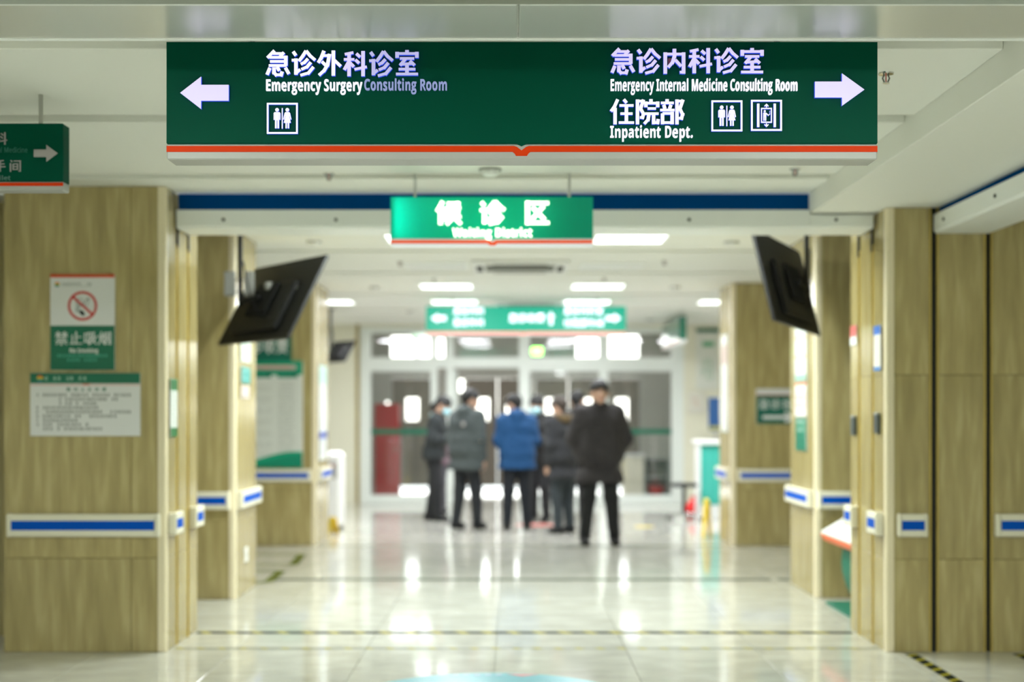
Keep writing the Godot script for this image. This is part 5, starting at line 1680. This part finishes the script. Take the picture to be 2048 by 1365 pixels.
	if o.get("mask", false):
		var mk = MB.new()
		var q = MB.new()
		field_mesh(q, [[Vector3(-0.035, 0.062, 0.07), Vector3(0.035, 0.062, 0.07), 0.042, 0.042], [Vector3(0, 0.04, 0.075), Vector3(0, 0.075, 0.09), 0.032, 0.03]], 0.009, 0.03)
		mk.add(q, hx)
		add.call("face_mask", mk, mat(Color(0.62, 0.82, 0.86), 0.7), "pale blue face mask")
	if o.get("fur", false):
		var fu = MB.new()
		var pts = []
		for k in 13:
			var a = PI * k / 12.0 - PI
			pts.append(neck + Vector3(cos(a) * 0.105, 0.005 + 0.02 * sin(a), -0.02 + sin(a) * 0.09))
		var q = []
		for k in 12: q.append([pts[k], pts[k + 1], 0.042, 0.042])
		field_mesh(fu, q, 0.013, 0.03, null, 0.012, 6)
		add.call("fur_collar", fu, mat(Color(0.35, 0.29, 0.19), 0.95), "brown fur collar")
	if o.get("badge", false):
		add.call("badge", MB.new().tube([Vector3(-0.06, 1.31, lean - 0.135 * f - 0.012), Vector3(-0.06, 1.31, lean - 0.13 * f)], 0.03, 16), M.dead_letter)
	return t

func cloth(c):
	var m = mat(c, 0.85)
	m.rim_enabled = true
	m.rim = 0.1
	return m

func people():
	var sk = mat(Color(1, 1, 1), 0.55)
	sk.vertex_color_use_as_albedo = true
	M.skin = sk
	M.hair = mat(Color(0.03, 0.027, 0.025), 0.6)
	make_head()
	var down = [[Vector3(-0.235, 1.13, 0.0), Vector3(-0.225, 0.87, 0.06)], [Vector3(0.235, 1.13, 0.0), Vector3(0.225, 0.87, 0.06)]]
	var pocket = [[Vector3(-0.275, 1.13, -0.02), Vector3(-0.19, 0.95, 0.0)], [Vector3(0.275, 1.13, -0.02), Vector3(0.19, 0.95, 0.0)]]
	var fore = [[Vector3(-0.23, 1.14, 0.02), Vector3(-0.08, 1.13, 0.26)], [Vector3(0.23, 1.14, 0.02), Vector3(0.08, 1.13, 0.26)]]
	var at = func(px, Z): return Vector3(PX(px, Z), 0, -Z)
	var black = cloth(Color(0.10, 0.105, 0.115))
	var navy = cloth(Color(0.07, 0.085, 0.12))
	person("person in a dark jacket and mask bending the head over a phone", {at = at.call(868, 19.3), yaw = PI / 2.0 - 0.15, tall = 1.68, coat = cloth(Color(0.13, 0.15, 0.155)), trousers = black, arms = fore, bow = 0.45, mask = true, lean = 0.05, hem = 0.86, spread = 0.06, stride = [0.06, -0.08], bulk = 0.95, seed = 21})
	person("person in a mauve coat half hidden between two others", {at = at.call(885, 20.6), yaw = -PI / 2.0 + 0.1, tall = 1.60, coat = cloth(Color(0.42, 0.34, 0.37)), trousers = cloth(Color(0.3, 0.29, 0.32)), arms = down, bow = 0.25, mask = true, hem = 0.78, bulk = 0.85, spread = 0.05, seed = 22})
	person("person in a grey hooded parka with a round badge, turned away", {at = at.call(932, 17.95), yaw = PI * 0.78, tall = 1.74, coat = cloth(Color(0.25, 0.28, 0.28)), trousers = cloth(Color(0.10, 0.11, 0.13)), arms = down, bow = 0.2, hood = true, badge = true, hem = 0.74, bulk = 1.08, stride = [0.1, -0.08], head_yaw = -0.4, seed = 23})
	person("person in a bright blue hooded jacket seen from behind", {at = at.call(1034, 17.85), yaw = PI + 0.15, tall = 1.68, coat = cloth(Color(0.03, 0.25, 0.43)), trousers = navy, arms = fore, bow = 0.35, hood = true, hem = 0.78, bulk = 1.05, spread = 0.13, head_yaw = 0.5, seed = 24})
	person("person in black with a pale mask beside the blue jacket", {at = at.call(1080, 19.2), yaw = -0.5, tall = 1.68, coat = cloth(Color(0.12, 0.12, 0.12)), trousers = black, arms = fore, bow = 0.3, mask = true, hem = 0.82, spread = 0.1, seed = 25})
	person("person in a dark coat with a brown fur collar", {at = at.call(1128, 17.3), yaw = PI + 0.7, tall = 1.64, coat = cloth(Color(0.15, 0.155, 0.17)), trousers = cloth(Color(0.17, 0.20, 0.22)), arms = down, bow = 0.3, fur = true, hem = 0.70, bulk = 1.02, hair = mat(Color(0.22, 0.18, 0.15), 0.6), seed = 26})
	person("person in dark clothes behind the man in the long coat", {at = at.call(1152, 19.4), yaw = PI - 0.4, tall = 1.74, coat = cloth(Color(0.13, 0.13, 0.14)), trousers = black, arms = down, bow = 0.1, hem = 0.75, seed = 27})
	person("person in a thigh-length dark brown coat facing the corridor, hands in pockets", {at = at.call(1199, 15.75), yaw = 0.08, tall = 1.80, coat = cloth(Color(0.165, 0.15, 0.155)), trousers = cloth(Color(0.06, 0.06, 0.065)), arms = pocket, bow = -0.05, hem = 0.665, bulk = 1.16, spread = 0.16, seed = 28, lean = 0.0})
